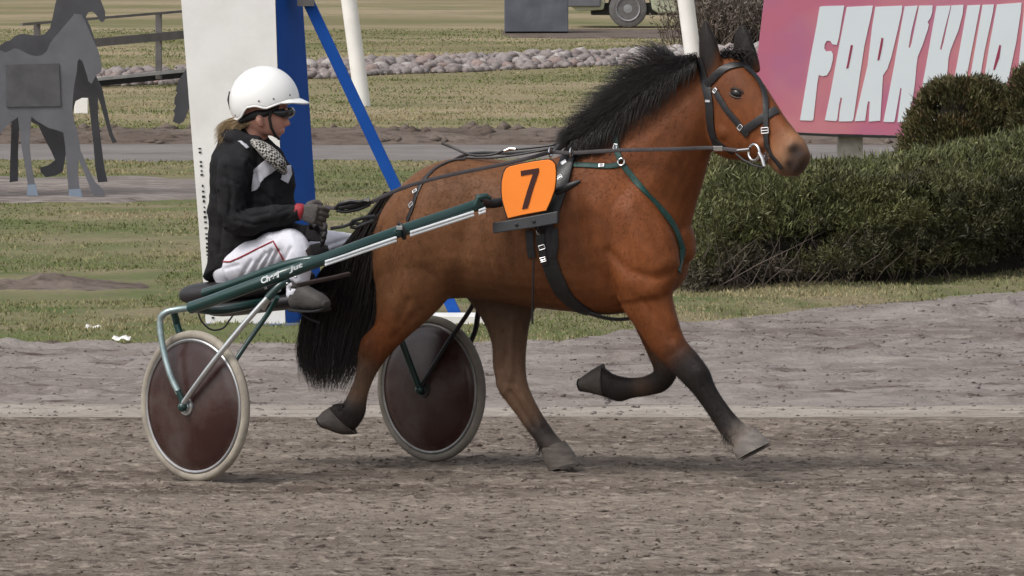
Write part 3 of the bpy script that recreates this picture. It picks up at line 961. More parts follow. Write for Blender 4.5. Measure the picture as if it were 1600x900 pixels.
LET = {
 "f": ([(388, 35), (400, 31), (512, 28), (500, 95), (484, 190), (474, 226), (452, 222), (441, 205), (424, 205), (413, 222), (411, 243), (420, 258), (446, 256), (455, 272), (454, 300), (441, 350), (424, 378), (404, 383), (383, 377), (376, 420), (356, 600), (350, 606), (289, 604), (300, 540), (340, 300), (372, 130)], []),
 "a": ([(524, 35), (655, 28), (650, 60), (612, 232), (585, 410), (557, 600), (551, 609), (484, 610), (489, 560), (501, 492), (493, 490), (486, 520), (476, 600), (470, 608), (414, 604), (440, 480), (484, 240), (505, 130)], [[(544, 225), (555, 228), (546, 275), (532, 342), (521, 345), (530, 300)]]),
 "r": ([(668, 34), (803, 28), (800, 60), (780, 150), (748, 285), (728, 345), (706, 378), (702, 440), (692, 606), (634, 611), (637, 560), (640, 512), (632, 508), (626, 530), (616, 606), (564, 609), (575, 560), (628, 330), (652, 130)], [[(698, 190), (708, 192), (704, 225), (688, 300), (677, 305), (683, 270)]]),
 "k": ([(815, 32), (880, 28), (850, 150), (834, 238), (842, 240), (850, 215), (888, 28), (955, 27), (953, 60), (945, 88), (930, 110), (936, 125), (930, 150), (903, 230), (880, 285), (874, 330), (866, 420), (838, 609), (778, 614), (800, 445), (793, 442), (765, 605), (760, 613), (708, 612), (722, 540), (762, 330), (795, 140)], []),
 "k2": ([(975, 30), (1046, 28), (1015, 150), (992, 248), (1000, 250), (1010, 215), (1050, 27), (1110, 24), (1106, 70), (1085, 150), (1045, 250), (1035, 290), (1030, 350), (1010, 500), (998, 614), (938, 614), (958, 445), (950, 442), (925, 605), (920, 614), (868, 614), (882, 540), (922, 330), (955, 140)], []),
 "u": ([(1130, 27), (1195, 24), (1165, 180), (1118, 420), (1108, 510), (1114, 520), (1124, 500), (1140, 410), (1206, 24), (1263, 22), (1258, 60), (1215, 260), (1186, 430), (1168, 560), (1150, 612), (1030, 614), (1040, 520), (1078, 320), (1110, 140)], []),
 "o": ([(1278, 22), (1402, 13), (1398, 60), (1375, 210), (1335, 400), (1310, 450), (1278, 614), (1180, 614), (1192, 540), (1238, 240), (1262, 110)], [[(1290, 225), (1299, 228), (1290, 290), (1268, 350), (1258, 352), (1268, 310)]]),
 "t": ([(1418, 16), (1540, 8), (1532, 90), (1500, 92), (1420, 614), (1350, 614), (1372, 470), (1395, 250)], []),
}
for k, (o_, holes) in LET.items():
    pts = [P(*zz4(p), DB - 0.006) for p in o_]
    me = MB().prism(pts, (0, 0.0045, 0)).mesh("letter")
    bm = bmesh.new(); bm.from_mesh(me); bmesh.ops.triangulate(bm, faces=[f for f in bm.faces if len(f.verts) > 4], ngon_method='EAR_CLIP'); bm.to_mesh(me); bm.free()
    lo = link_mesh("letter", me, m_letter, bb, smooth=False)
    for h in holes:
        MB().prism([P(*zz4(p), DB - 0.0085) for p in h], (0, 0.002, 0)).build("letter_slit", m_slit, lo, smooth=False)
ps = P(1328, 235, DB + 0.18)
MB().box(Vector((ps.x, DB + 0.18, 0.75)), 0.115, 0.09, 0.78).build("post", mat("grey_post_wood", (0.30, 0.28, 0.25), rough=0.85, var=0.2, bump=0.3), bb, smooth=False, bevel=0.01)
pe = P(1690, 235, DB + 0.18)
MB().box(Vector((pe.x, DB + 0.18, 0.75)), 0.115, 0.09, 0.78).build("post", m_fence, bb, smooth=False, bevel=0.01)

# ---- evergreen hedge, clipped conifers, bare shrub
def leafy(centers, outw, col, n_leaf, L0, L1, wid, seed, name, m, parent, curl=0.8):
    """sprays of small narrow leaves; centers (n,3), outward directions (n,3), colours (n,3)"""
    r_ = np.random.default_rng(seed)
    n = len(centers)
    C = np.repeat(centers, n_leaf, 0); O = np.repeat(outw, n_leaf, 0); K = np.repeat(col, n_leaf, 0)
    N = len(C)
    d = O + curl * r_.normal(0, 1, (N, 3)); d /= np.linalg.norm(d, axis=1, keepdims=True)
    st = C + r_.normal(0, 0.02, (N, 3))
    ln = r_.uniform(L0, L1, N)[:, None]
    sd = np.cross(d, r_.normal(0, 1, (N, 3))); sd /= np.linalg.norm(sd, axis=1, keepdims=True) + 1e-9
    w_ = (r_.uniform(0.6, 1.3, N) * wid)[:, None]
    V = np.stack([st, st + d * ln * 0.45 + sd * w_, st + d * ln, st + d * ln * 0.45 - sd * w_], 1).reshape(-1, 3)
    me = np_mesh(name, V, quads=np.arange(4 * N).reshape(-1, 4))
    c = K * r_.uniform(0.6, 1.45, (N, 1))
    set_color(me, np.repeat(c, 4, 0))
    return link_mesh(name, me, m, parent, smooth=False)
m_leaf = mat("evergreen_leaf", None, rough=0.55, var=0.25, scale=4, attr="coat", spec=0.35)
m_twig = mat("twig_bark", (0.11, 0.085, 0.07), rough=0.9, var=0.3, scale=12)
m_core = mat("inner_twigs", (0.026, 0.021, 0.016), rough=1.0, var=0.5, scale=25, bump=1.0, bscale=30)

def hedge_row():
    r_ = np.random.default_rng(31)
    h0 = GT(1320, 443)
    root = empty("evergreen_hedge", h0, "low dark evergreen hedge with loose shoots at the track side", "hedge")
    x0, x1 = P(1062, 455, 47.3).x, 7.0
    frontD = lambda x: np.interp(x, [x0, 2.3, 3.5, 7], [46.0, 46.7, 48.2, 53]) + 0.02
    topz = lambda x: np.interp(x, [x0, x0 + 0.25, 1.8, 2.6, 3.6, 7], [0.35, 0.72, 0.74, 0.80, 0.92, 1.0])
    depth = 3.2
    n = 21000
    x = r_.uniform(x0, x1 * 0.72, n)
    a = r_.random(n) ** 0.85                      # 0 front foot .. 1 back
    th = PI * (0.03 + 0.75 * a)
    lump = 0.60 + 0.68 * fbm(x * 1.9 + 9, a * 4.0 + 3, 4, 77)
    depthin = 1.04 - 0.40 * r_.random(n) ** 1.6
    tz = topz(x); k = lump * depthin
    sx = np.sign(np.cos(th)) * np.abs(np.cos(th)) ** 0.75
    D = frontD(x) + depth / 2 - depth / 2 * sx * k
    z = tz * np.abs(np.sin(th)) ** 0.85 * k * (0.72 + 0.56 * fbm(x * 1.5 + 2, a * 3, 2, 70)) + 0.02
    ends = np.clip((x - x0) / 0.3, 0.25, 1)
    z *= ends ** 0.5
    O = np.stack([r_.normal(0, 0.25, n), -np.cos(th), 0.45 + np.sin(th)], -1)
    keep_ = fbm(x * 3.3 + 40, a * 7, 3, 76) + 0.22 * r_.random(n) > 0.54
    C = np.stack([x, D, z], -1)
    hue = fbm(x * 3.1, a * 9, 3, 78)[:, None]
    g1, g2, g3 = np.array([0.054, 0.053, 0.024]), np.array([0.112, 0.112, 0.042]), np.array([0.115, 0.092, 0.072])
    col = g1 + (g2 - g1) * np.clip((hue - 0.35) * 3, 0, 1)
    brown = np.clip((0.55 - z / tz) * 2.2, 0, 1)[:, None] * (fbm(x * 4, z * 8, 2, 79)[:, None] > 0.42) * (0.35 + 0.65 * (x < 2.0)[:, None])
    col = col * (1 - brown) + g3 * brown
    C, O, col = C[keep_], O[keep_], col[keep_]
    leafy(C, O, col, 20, 0.022, 0.060, 0.0052, 32, "foliage", m_leaf, root)
    # long loose shoots on top
    ns = 1500
    xs = r_.uniform(x0 + 0.1, x1 * 0.7, ns); aa = r_.uniform(0.15, 0.8, ns); tt = PI * (0.03 + 0.75 * aa)
    Cs = np.stack([xs, frontD(xs) + depth / 2 - depth / 2 * np.cos(tt), topz(xs) * np.sin(tt) ** 0.85 * 0.98], -1)
    Os = np.stack([r_.normal(0, 0.5, ns), -np.cos(tt), 1.0 + 0 * tt], -1)
    leafy(Cs, Os, np.tile(np.array([0.118, 0.126, 0.048]), (ns, 1)) * r_.uniform(.6, 1.25, (ns, 1)), 12, 0.025, 0.070, 0.0050, 33, "shoots", m_leaf, root, 0.42)
    # dark inner mass
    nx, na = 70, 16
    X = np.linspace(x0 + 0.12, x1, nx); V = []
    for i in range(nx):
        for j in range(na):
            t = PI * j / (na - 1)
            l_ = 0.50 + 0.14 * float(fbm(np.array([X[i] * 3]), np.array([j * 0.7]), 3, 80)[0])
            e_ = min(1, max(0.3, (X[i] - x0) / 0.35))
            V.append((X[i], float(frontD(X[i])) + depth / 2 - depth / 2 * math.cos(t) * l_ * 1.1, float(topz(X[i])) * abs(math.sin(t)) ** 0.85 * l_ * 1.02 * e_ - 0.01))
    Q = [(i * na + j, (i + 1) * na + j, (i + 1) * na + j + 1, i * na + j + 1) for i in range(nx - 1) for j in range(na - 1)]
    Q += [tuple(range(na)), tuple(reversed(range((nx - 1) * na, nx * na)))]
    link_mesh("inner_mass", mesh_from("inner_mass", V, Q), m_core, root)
    # bare stems low on the left
    paths = []
    for _ in range(70):
        x = x0 + 0.05 + 1.7 * r_.random() ** 1.3
        b_ = np.array([x, float(frontD(x)) + r_.uniform(-0.02, 0.35), 0.0])
        dr = np.array([r_.normal(0, 0.55), r_.normal(-0.25, 0.3), 1.0]); L = r_.uniform(0.15, 0.5)
        p = [b_ + dr * L * t + np.array([r_.normal(0, .02), r_.normal(0, .02), 0]) for t in np.linspace(0, 1, 5)]
        paths.append(p)
    link_mesh("stems", strands_mesh(paths, np.full(70, 0.004), "stems"), m_twig, root)
hedge_row()

def conifer(px0, px1, ytop, D, label, seed, base_y=None):
    r_ = np.random.default_rng(seed)
    cxm = (P(px0, 300, D).x + P(px1, 300, D).x) / 2; R = (P(px1, 300, D).x - P(px0, 300, D).x) / 2
    H = P(800, ytop, D).z
    root = empty("clipped_conifer", (cxm, D, 0), label, "conifer", "clipped conifers behind the hedge")
    n = 4200
    q = r_.uniform(0, 2 * PI, n); hh = r_.random(n) ** 0.8
    prof = np.interp(hh, [0, 0.25, 0.6, 0.82, 0.94, 1.0], [0.75, 1.0, 1.02, 0.95, 0.80, 0.35])
    lump = 0.68 + 0.60 * fbm(np.cos(q) * 2.2 + 4, hh * 5 + np.sin(q) * 2, 3, seed)
    k = prof * lump * (1 - 0.3 * r_.random(n) ** 2.2)
    C = np.stack([cxm + R * k * np.cos(q), D + R * k * np.sin(q), H * hh * (0.93 + 0.09 * lump)], -1)
    O = np.stack([np.cos(q) * 0.8, np.sin(q) * 0.8, 0.5 + hh], -1)
    hue = fbm(np.cos(q) * 3 + 7, hh * 7, 3, seed + 1)[:, None]
    c1, c2, c3 = np.array([0.060, 0.057, 0.023]), np.array([0.108, 0.100, 0.038]), np.array([0.095, 0.066, 0.030])
    col = c1 + (c2 - c1) * np.clip((hue - .35) * 3, 0, 1)
    br = (r_.random((n, 1)) < 0.22)
    col = np.where(br, c3, col)
    keep_ = fbm(np.cos(q) * 3 + 40, hh * 6 + np.sin(q), 3, seed + 7) + 0.3 * r_.random(n) > 0.48
    C, O, col = C[keep_], O[keep_], col[keep_]
    leafy(C, O, col, 20, 0.022, 0.060, 0.0055, seed + 2, "crown", m_leaf, root, 0.6)
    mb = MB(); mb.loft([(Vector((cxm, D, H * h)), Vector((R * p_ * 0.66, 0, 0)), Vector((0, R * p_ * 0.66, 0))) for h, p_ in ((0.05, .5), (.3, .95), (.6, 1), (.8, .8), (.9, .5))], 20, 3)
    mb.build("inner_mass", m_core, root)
    MB().tube([(cxm, D, -0.02), (cxm, D, H * 0.35)], [0.035, 0.025], 10).build("trunk", m_twig, root)
conifer(1424, 1584, 133, 52.6, "round clipped conifer in front of the white letters", 91)
conifer(1572, 1712, 108, 52.3, "clipped conifer cut off by the right edge of the photo", 95)

def bare_shrub():
    r_ = np.random.default_rng(55)
    b0 = GT(1140, 70); root = empty("bare_shrub", b0, "brown leafless shrub between the white pole and the billboard", "shrub")
    paths = []
    for _ in range(900):
        s = np.array([b0.x + r_.normal(0, 0.32), b0.y + r_.normal(0, 0.4), b0.z])
        dr = np.array([r_.normal(0, 0.4), r_.normal(0, 0.4), 1.0]); L = r_.uniform(0.35, 1.0)
        p = [s]
        for k in range(5):
            dr = dr + r_.normal(0, 0.16, 3); p.append(p[-1] + dr / np.linalg.norm(dr) * L / 5)
        paths.append(p)
    link_mesh("stems", strands_mesh(paths, np.full(900, 0.009), "stems"), m_twig, root)
    pts = np.concatenate([np.array(p)[2:] for p in paths[:700]])
    leafy(pts, np.tile([0, 0, 1.0], (len(pts), 1)), np.tile([0.12, 0.095, 0.075], (len(pts), 1)), 4, 0.04, 0.09, 0.012, 56, "dry_leaves", m_leaf, root, 1.2)
bare_shrub()
# ================================================================== THE HORSE
HF = Frame(P(880, 735, 32.44), 20.0)
HEADF = Frame(HF.at(1125, 150, 0.0), 40.0)

BAY = np.array([0.158, 0.050, 0.0155])
BAY2 = np.array([0.150, 0.066, 0.029])        # duller flank and thigh
BRN = np.array([0.082, 0.049, 0.031])
DRK = np.array([0.016, 0.013, 0.012])
GRY = np.array([0.13, 0.112, 0.100])
MUZ = np.array([0.30, 0.160, 0.088])
NOS = np.array([0.028, 0.020, 0.018])

horse = empty("horse", HF.at(800, 740, 0.0), "bay trotting horse with black mane and tail pulling the two wheeled sulky", "horse")
hb = MB()
SK_C, SK_R, SK_K = [], [], []      # skeleton samples for the coat colour

def limb(rows, v0=0.0, fr=HF, cols=None, n=24, sub=4, e=2.0):
    """rows: (ax, ay, bx, by, W[, v]) front/top edge point, back/under edge point, half width"""
    rings = []
    for r in rows:
        v = r[5] if len(r) > 5 else v0
        A, B = fr.at(r[0], r[1], v), fr.at(r[2], r[3], v)
        rings.append(((A + B) / 2, (A - B) / 2, fr.l * r[4], e))
    S = hb.loft(rings, n, sub)
    if cols is not None:
        ks = np.array(cols)
        m = len(rings)
        nS = (m - 1) * sub + 1
        off = (len(S) - nS) // 2
        for i in range(nS):
            t = i / sub; j = min(int(t), m - 2); u = t - j
            SK_C.append(S[i + off][0]); SK_R.append(max(np.linalg.norm(S[i + off][1]), 0.03)); SK_K.append(ks[j] * (1 - u) + ks[j + 1] * u)
    return S

# trunk
limb([(600, 352, 596, 415, .10), (608, 322, 602, 462, .175), (628, 295, 622, 476, .225), (656, 268, 655, 478, .255), (690, 252, 695, 468, .27),
      (730, 246, 735, 466, .275), (780, 250, 785, 472, .285), (835, 253, 842, 481, .29), (880, 242, 895, 487, .275), (910, 224, 942, 492, .25),
      (938, 216, 982, 488, .235), (975, 228, 1018, 474, .22), (1016, 262, 1048, 458, .19), (1052, 308, 1066, 438, .135), (1070, 345, 1074, 410, .07)],
     cols=[BAY2 * 1.1] * 5 + [BAY2] * 4 + [BAY] * 6, n=36, e=2.25)
# neck
limb([(905, 232, 1058, 425, .185), (925, 205, 1072, 380, .175), (960, 172, 1084, 330, .150), (1000, 138, 1096, 290, .125), (1040, 112, 1104, 262, .108),
      (1072, 96, 1110, 240, .095), (1100, 86, 1122, 215, .085)], cols=[BAY] * 7, n=30)
# head
limb([(1114, 82, 1104, 190, .080), (1140, 88, 1112, 230, .090), (1165, 102, 1136, 248, .095), (1188, 128, 1162, 251, .082), (1207, 156, 1186, 253, .064),
      (1223, 181, 1204, 258, .056), (1240, 203, 1214, 268, .058), (1254, 219, 1225, 275, .056), (1262, 236, 1240, 276, .043)],
     fr=HEADF, cols=[BAY * .8, BAY * .9, BAY * .9, BAY, BAY, BAY * 1.25, MUZ * 1.25, MUZ * .8, NOS * 1.5], n=30, e=2.15)
# cheek, brow, nostril rim
for (px, py, v, r) in ((1136, 205, -.052, .048), (1238, 230, -.034, .026), (1192, 225, -.045, .030), (1136, 205, .055, .052)):
    hb.ball(HEADF.at(px, py, v), r)
# ears
for rows, v in (([(1128, 128, 1096, 122, .030), (1127, 100, 1094, 95, .034), (1120, 68, 1093, 66, .028), (1112, 48, 1095, 48, .018), (1105, 33, 1100, 33, .005)], -.062),
                ([(1188, 110, 1150, 108, .030), (1184, 92, 1147, 88, .034), (1177, 68, 1147, 66, .026), (1170, 50, 1150, 50, .016), (1162, 37, 1157, 37, .005)], .075)):
    limb(rows, v, HEADF, [DRK] * 5, n=16)
# shoulders (both sides)
for v in (-.165, .165):
    limb([(1000, 290, 945, 304, .02), (1022, 318, 940, 338, .068), (1050, 365, 950, 385, .088), (1062, 415, 955, 430, .09), (1052, 450, 965, 468, .08)], v, cols=[BAY * 1.2, BAY * 1.3, BAY * 1.3, BAY * 1.2, BAY * 1.1])  # golden highlight on the shoulders is put into the coat colour
# near fore, reaching forward
limb([(1060, 420, 950, 440, .085), (1050, 458, 972, 480, .082), (1058, 496, 995, 512, .072), (1070, 530, 1020, 548, .058), (1089, 552, 1044, 574, .048),
      (1108, 578, 1066, 597, .045), (1116, 600, 1084, 616, .039), (1129, 622, 1100, 638, .031), (1143, 641, 1114, 659, .030), (1158, 658, 1128, 680, .037),
      (1170, 668, 1142, 694, .036), (1180, 676, 1150, 703, .040)], -.145,
     cols=[BAY, BAY, BAY, BAY * .8, DRK * 1.6, DRK, DRK, DRK * 1.3, DRK, DRK * 1.2, GRY * 1.5, GRY * 1.6])
# far fore, folded back
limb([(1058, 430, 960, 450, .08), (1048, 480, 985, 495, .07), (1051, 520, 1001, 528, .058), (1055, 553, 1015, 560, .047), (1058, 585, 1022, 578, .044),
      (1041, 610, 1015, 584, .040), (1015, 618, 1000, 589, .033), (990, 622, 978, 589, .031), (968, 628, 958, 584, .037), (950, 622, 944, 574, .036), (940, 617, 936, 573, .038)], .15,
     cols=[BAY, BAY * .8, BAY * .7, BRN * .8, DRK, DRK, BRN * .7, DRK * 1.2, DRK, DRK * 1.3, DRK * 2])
# near hind, pushing off behind
limb([(735, 300, 612, 330, .09), (742, 350, 596, 375, .115), (732, 405, 589, 425, .12), (712, 448, 589, 462, .108), (693, 474, 589, 490, .088),
      (672, 496, 584, 510, .066), (640, 524, 567, 527, .052), (613, 550, 561, 546, .045), (594, 574, 558, 572, .037), (582, 596, 554, 594, .031),
      (574, 620, 544, 616, .031), (570, 648, 536, 630, .038), (558, 668, 524, 630, .037), (548, 674, 518, 634, .039)], -.125,
     cols=[BAY2, BAY2, BAY2, BAY2, BAY2, BAY * .95, BAY * .85, BAY * .8, BRN * 1.5, BRN * 1.7, BRN * 1.4, DRK * 2.0, DRK * 1.5, DRK * 1.5])
# far hind, landing under the belly
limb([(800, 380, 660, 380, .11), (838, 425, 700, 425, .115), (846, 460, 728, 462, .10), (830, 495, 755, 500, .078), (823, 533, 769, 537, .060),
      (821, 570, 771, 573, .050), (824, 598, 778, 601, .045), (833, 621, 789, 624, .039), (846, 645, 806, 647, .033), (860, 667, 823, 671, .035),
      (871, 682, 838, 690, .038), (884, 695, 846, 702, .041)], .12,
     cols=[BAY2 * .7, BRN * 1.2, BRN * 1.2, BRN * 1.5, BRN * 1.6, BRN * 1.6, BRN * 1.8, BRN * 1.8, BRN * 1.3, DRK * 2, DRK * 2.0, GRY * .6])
# sheath shadowless underline and dock
limb([(640, 292, 622, 320, .03), (618, 298, 604, 322, .03), (600, 318, 590, 336, .022)], 0.0, cols=[BAY2, DRK, DRK])

body_me = remesh(hb, 0.0072, 6, 0.5, "body")
V = verts_of(body_me)
# a dent for the nostril
nos = np.array(HEADF.at(1243, 236, -.062))
dn = np.linalg.norm(V - nos, axis=1)
V += np.array(HEADF.l)[None] * (0.026 * np.exp(-(dn / 0.017) ** 2))[:, None]
body_me.vertices.foreach_set("co", V.ravel()); body_me.update()
# muscles, folds, tendons: grooves (-) and ridges (+) along lines read on the side of the horse
def uw(px, py, v=-0.2):
    p = HF.at(px, py, v) - HF.O
    return p.dot(HF.f), p.z
LINES = [
 ([(900, 295), (908, 350), (930, 420), (968, 470)], 13, -.013), ([(985, 275), (1012, 330), (1042, 392)], 12, -.006), ([(935, 320), (952, 380), (980, 440)], 16, .010),
 ([(1108, 262), (1078, 335), (1056, 392)], 9, -.008), ([(1095, 150), (1050, 235), (1000, 300)], 18, .007), ([(1060, 150), (1000, 205), (945, 240)], 12, -.006),
 ([(955, 392), (990, 424), (1030, 434), (1058, 424)], 8, -.010), ([(985, 330), (1010, 385), (1035, 410)], 16, .009), ([(1000, 462), (1030, 500), (1048, 530)], 6, -.006), ([(1022, 452), (1052, 505)], 8, .006),
 ([(748, 300), (740, 350), (726, 405), (712, 455)], 18, -.018), ([(690, 283), (694, 290)], 20, .015), ([(648, 315), (626, 380), (612, 455)], 9, -.008), ([(716, 412), (700, 440)], 20, .014),
 ([(670, 310), (660, 380), (650, 440)], 22, .009), ([(640, 470), (622, 505)], 7, -.006), ([(655, 485), (610, 530)], 6, -.005), ([(760, 300), (850, 300)], 22, .006), ([(742, 462), (800, 455), (880, 470)], 9, -.005),
 ([(770, 330), (775, 440)], 7, -.0025), ([(790, 325), (796, 445)], 7, -.0025), ([(810, 325), (818, 450)], 7, -.0025), ([(750, 262), (860, 262)], 8, -.004),
 ([(1096, 604), (1128, 650), (1140, 672)], 3.5, -.005), ([(1098, 572), (1092, 580)], 11, .007), ([(1146, 668), (1150, 672)], 9, .005), ([(1062, 545), (1040, 560)], 7, -.004),
 ([(588, 540), (575, 600)], 4, -.005), ([(568, 540), (566, 548)], 8, .007), ([(546, 632), (543, 640)], 9, .005)]
LINES2 = [([(790, 520), (785, 575)], 7, -.010), ([(806, 500), (800, 590)], 5, .009), ([(800, 612), (834, 668)], 4, -.010), ([(812, 606), (846, 664)], 4, .006), ([(782, 600), (788, 612)], 8, .011), ([(775, 480), (790, 470), (815, 480)], 8, -.006), ([(850, 690), (858, 694)], 9, .005)]
body_me.update()
NR = np.empty(len(V) * 3); body_me.vertices.foreach_get("normal", NR); NR = NR.reshape(-1, 3)
rel = V - np.array(HF.O)
Uq = rel @ np.array(HF.f); Wq = rel[:, 2]; Vq = rel @ np.array(HF.l); Nl = NR @ np.array(HF.l)
for (vside, lst) in ((-0.2, LINES), (0.10, LINES2)):
    for (pl, wpx, amp) in lst:
        q = np.array([uw(x, y, vside) for x, y in pl]); wm = wpx / 352.0
        dmin = np.full(len(V), 9.0)
        for a, b in zip(q[:-1], q[1:]):
            ab = b - a; tt = np.clip(((Uq - a[0]) * ab[0] + (Wq - a[1]) * ab[1]) / (ab @ ab), 0, 1)
            dmin = np.minimum(dmin, np.hypot(Uq - a[0] - ab[0] * tt, Wq - a[1] - ab[1] * tt))
        if vside < 0: face = np.clip(-Nl * np.sign(-Vq + 1e-6) * 2, 0, 1) * (np.abs(Vq) > 0.03) * (Vq < 0.02) + np.clip(Nl * 2, 0, 1) * (Vq > 0.12) * (Wq > 0.72)
        else: face = np.clip(-Nl * 2, 0, 1) * (Vq > 0.0)
        V += NR * (amp * np.exp(-(dmin / wm) ** 2) * face)[:, None]
body_me.vertices.foreach_set("co", V.ravel()); body_me.update()
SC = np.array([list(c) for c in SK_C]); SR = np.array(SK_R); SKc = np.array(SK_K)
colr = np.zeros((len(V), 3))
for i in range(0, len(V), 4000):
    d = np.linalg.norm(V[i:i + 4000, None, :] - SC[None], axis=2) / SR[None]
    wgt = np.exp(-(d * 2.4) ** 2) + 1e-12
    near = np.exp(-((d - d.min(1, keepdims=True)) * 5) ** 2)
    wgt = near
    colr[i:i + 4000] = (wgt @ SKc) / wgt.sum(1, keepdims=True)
kn = np.exp(-(dn / 0.056) ** 3)[:, None]
colr = colr * (1 - kn) + NOS * kn
for (ex_, ey_, ev_) in ((1104, 62, -.062), (1106, 95, -.062), (1158, 62, .075), (1166, 92, .075)):      # black ears
    ke = np.exp(-(np.linalg.norm(V - np.array(HEADF.at(ex_, ey_, ev_)), axis=1) / 0.062) ** 4)[:, None]
    colr = colr * (1 - ke) + DRK * ke
for (mx_, my_, mr_, mk_) in ((1240, 262, .045, .8), (1222, 266, .032, .6), (1256, 240, .03, .6)):
    km = mk_ * np.exp(-(np.linalg.norm(V - np.array(HEADF.at(mx_, my_, -.045)), axis=1) / mr_) ** 3)[:, None]
    colr = colr * (1 - km) + NOS * 1.6 * km
mo = np.linalg.norm(V - np.array(HEADF.at(1232, 256, -.05)), axis=1)
colr *= (1 - 0.7 * np.exp(-(mo / 0.02) ** 2))[:, None]  # shade of the mouth groove painted into the coat colour
eyec = np.array(HEADF.at(1150, 146, -.095))
de = np.linalg.norm(V - eyec, axis=1)
colr *= (1 - 0.6 * np.exp(-(de / 0.03) ** 2))[:, None]
# dark groin and a soft uneven coat
cf = fbm(V[:, 0] * 4 + 3, V[:, 2] * 5 + V[:, 1] * 3, 4, 9)[:, None]
colr *= 0.70 + 0.60 * cf
sad = fbm(V[:, 0] * 3 + 31, V[:, 2] * 4 + V[:, 1] * 2, 3, 19)[:, None]
colr = colr * (0.85 + 0.3 * np.array([[1.0, 0.85, 0.7]]) * sad)
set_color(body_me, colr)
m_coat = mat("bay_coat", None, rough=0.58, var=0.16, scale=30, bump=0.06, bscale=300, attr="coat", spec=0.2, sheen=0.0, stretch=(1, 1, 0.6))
body = link_mesh("body", body_me.copy(), m_coat, horse)
# short coat hairs lying along the body
bm = bmesh.new(); bm.from_mesh(body_me); bm.to_mesh(body_me); bm.free()
r_ = np.random.default_rng(77)
NR = np.empty(len(V) * 3); body_me.vertices.foreach_get("normal", NR); NR = NR.reshape(-1, 3)
pick = r_.integers(0, len(V), 110000)
pb = V[pick] + r_.normal(0, 0.004, (len(pick), 3)); nb = NR[pick]
flow = np.array(-HF.f)[None] * 0.8 + np.array([0, 0, -1.0])[None] * (0.55 + 0.5 * r_.random((len(pick), 1)))
flow = flow - nb * (flow * nb).sum(1, keepdims=True); flow /= np.linalg.norm(flow, axis=1, keepdims=True) + 1e-9
ishead = np.clip(1.4 - np.linalg.norm(pb - np.array(HEADF.at(1190, 180, 0)), axis=1) / 0.27, 0, 1)[:, None]
lift = r_.uniform(0.06, 0.24, (len(pick), 1)); ln_ = r_.uniform(0.006, 0.013, (len(pick), 1)) * (1 - 0.65 * np.clip(ishead * 2, 0, 1))
tip_ = pb + (flow + nb * lift) * ln_
sd_ = np.cross(flow, nb) * 0.0011
hm = np_mesh("coat_hair", np.stack([pb - sd_ - nb * .001, pb + sd_ - nb * .001, tip_], 1).reshape(-1, 3), tris=np.arange(3 * len(pick)).reshape(-1, 3))
set_color(hm, np.repeat(colr[pick] * r_.uniform(0.82, 1.25, (len(pick), 1)), 3, 0))
m_fur = mat("coat_hair", None, rough=0.6, var=0.1, scale=20, attr="coat", spec=0.15)
tag(link_mesh("coat_hair", hm, m_fur, horse, smooth=False), kind="stuff")
bvh = BVHTree.FromPolygons([Vector(v) for v in V], [tuple(p.vertices) for p in body_me.polygons])

def hit(px, py):
    """point and outward normal where the sight line first meets the horse"""
    d = ray(px, py)
    loc, nrm, i, dist = bvh.ray_cast(EYE, d)
    return (loc, nrm) if loc is not None else (None, None)

# hooves
m_hoof = mat("hoof_horn", (0.165, 0.145, 0.128), rough=0.65, var=0.3, scale=14, bump=0.3, stretch=(1, 1, 3))
m_hoofd = mat("dark_hoof_horn", (0.055, 0.045, 0.038), rough=0.65, var=0.3, scale=20, bump=0.3)
m_hoofb = mat("brown_hoof_horn", (0.105, 0.088, 0.075), rough=0.7, var=0.35, scale=16, bump=0.4, stretch=(1, 1, 3))
m_shoe = mat("iron_shoe", (0.10, 0.095, 0.09), rough=0.5, metal=0.6, var=0.2)
def hoof(rows, v, m):
    rings = []
    for r in rows:
        A, B = HF.at(r[0], r[1], v), HF.at(r[2], r[3], v)
        rings.append(((A + B) / 2, (A - B) / 2, HF.l * r[4], 2.2))
    mb = MB(); mb.loft(rings[:-1], 28, 3, cap=False)
    o = mb.build("hoof", m, horse)
    a, b = rings[-2], rings[-1]
    mb = MB(); mb.loft([(a[0] * .02 + b[0] * .98, a[1] * .93, a[2] * .93, 2.2), b], 28, 1, cap=False)
    mb.build("horseshoe", m_shoe, o)
hoof([(1180, 668, 1145, 703, .043), (1191, 680, 1150, 712, .051), (1203, 692, 1154, 718, .057), (1205, 694, 1156, 720, .054)], -.145, m_hoof)
hoof([(882, 688, 845, 702, .043), (895, 706, 851, 719, .051), (905, 722, 857, 734, .057), (906, 725, 858, 737, .054)], .12, m_hoofb)
hoof([(944, 620, 942, 568, .043), (927, 615, 926, 577, .050), (912, 612, 908, 590, .054), (909, 612, 905, 591, .050)], .15, m_hoofd)
hoof([(558, 678, 516, 636, .043), (535, 679, 506, 642, .050), (512, 670, 499, 650, .056), (508, 668, 497, 653, .05)], -.125, m_hoofd)

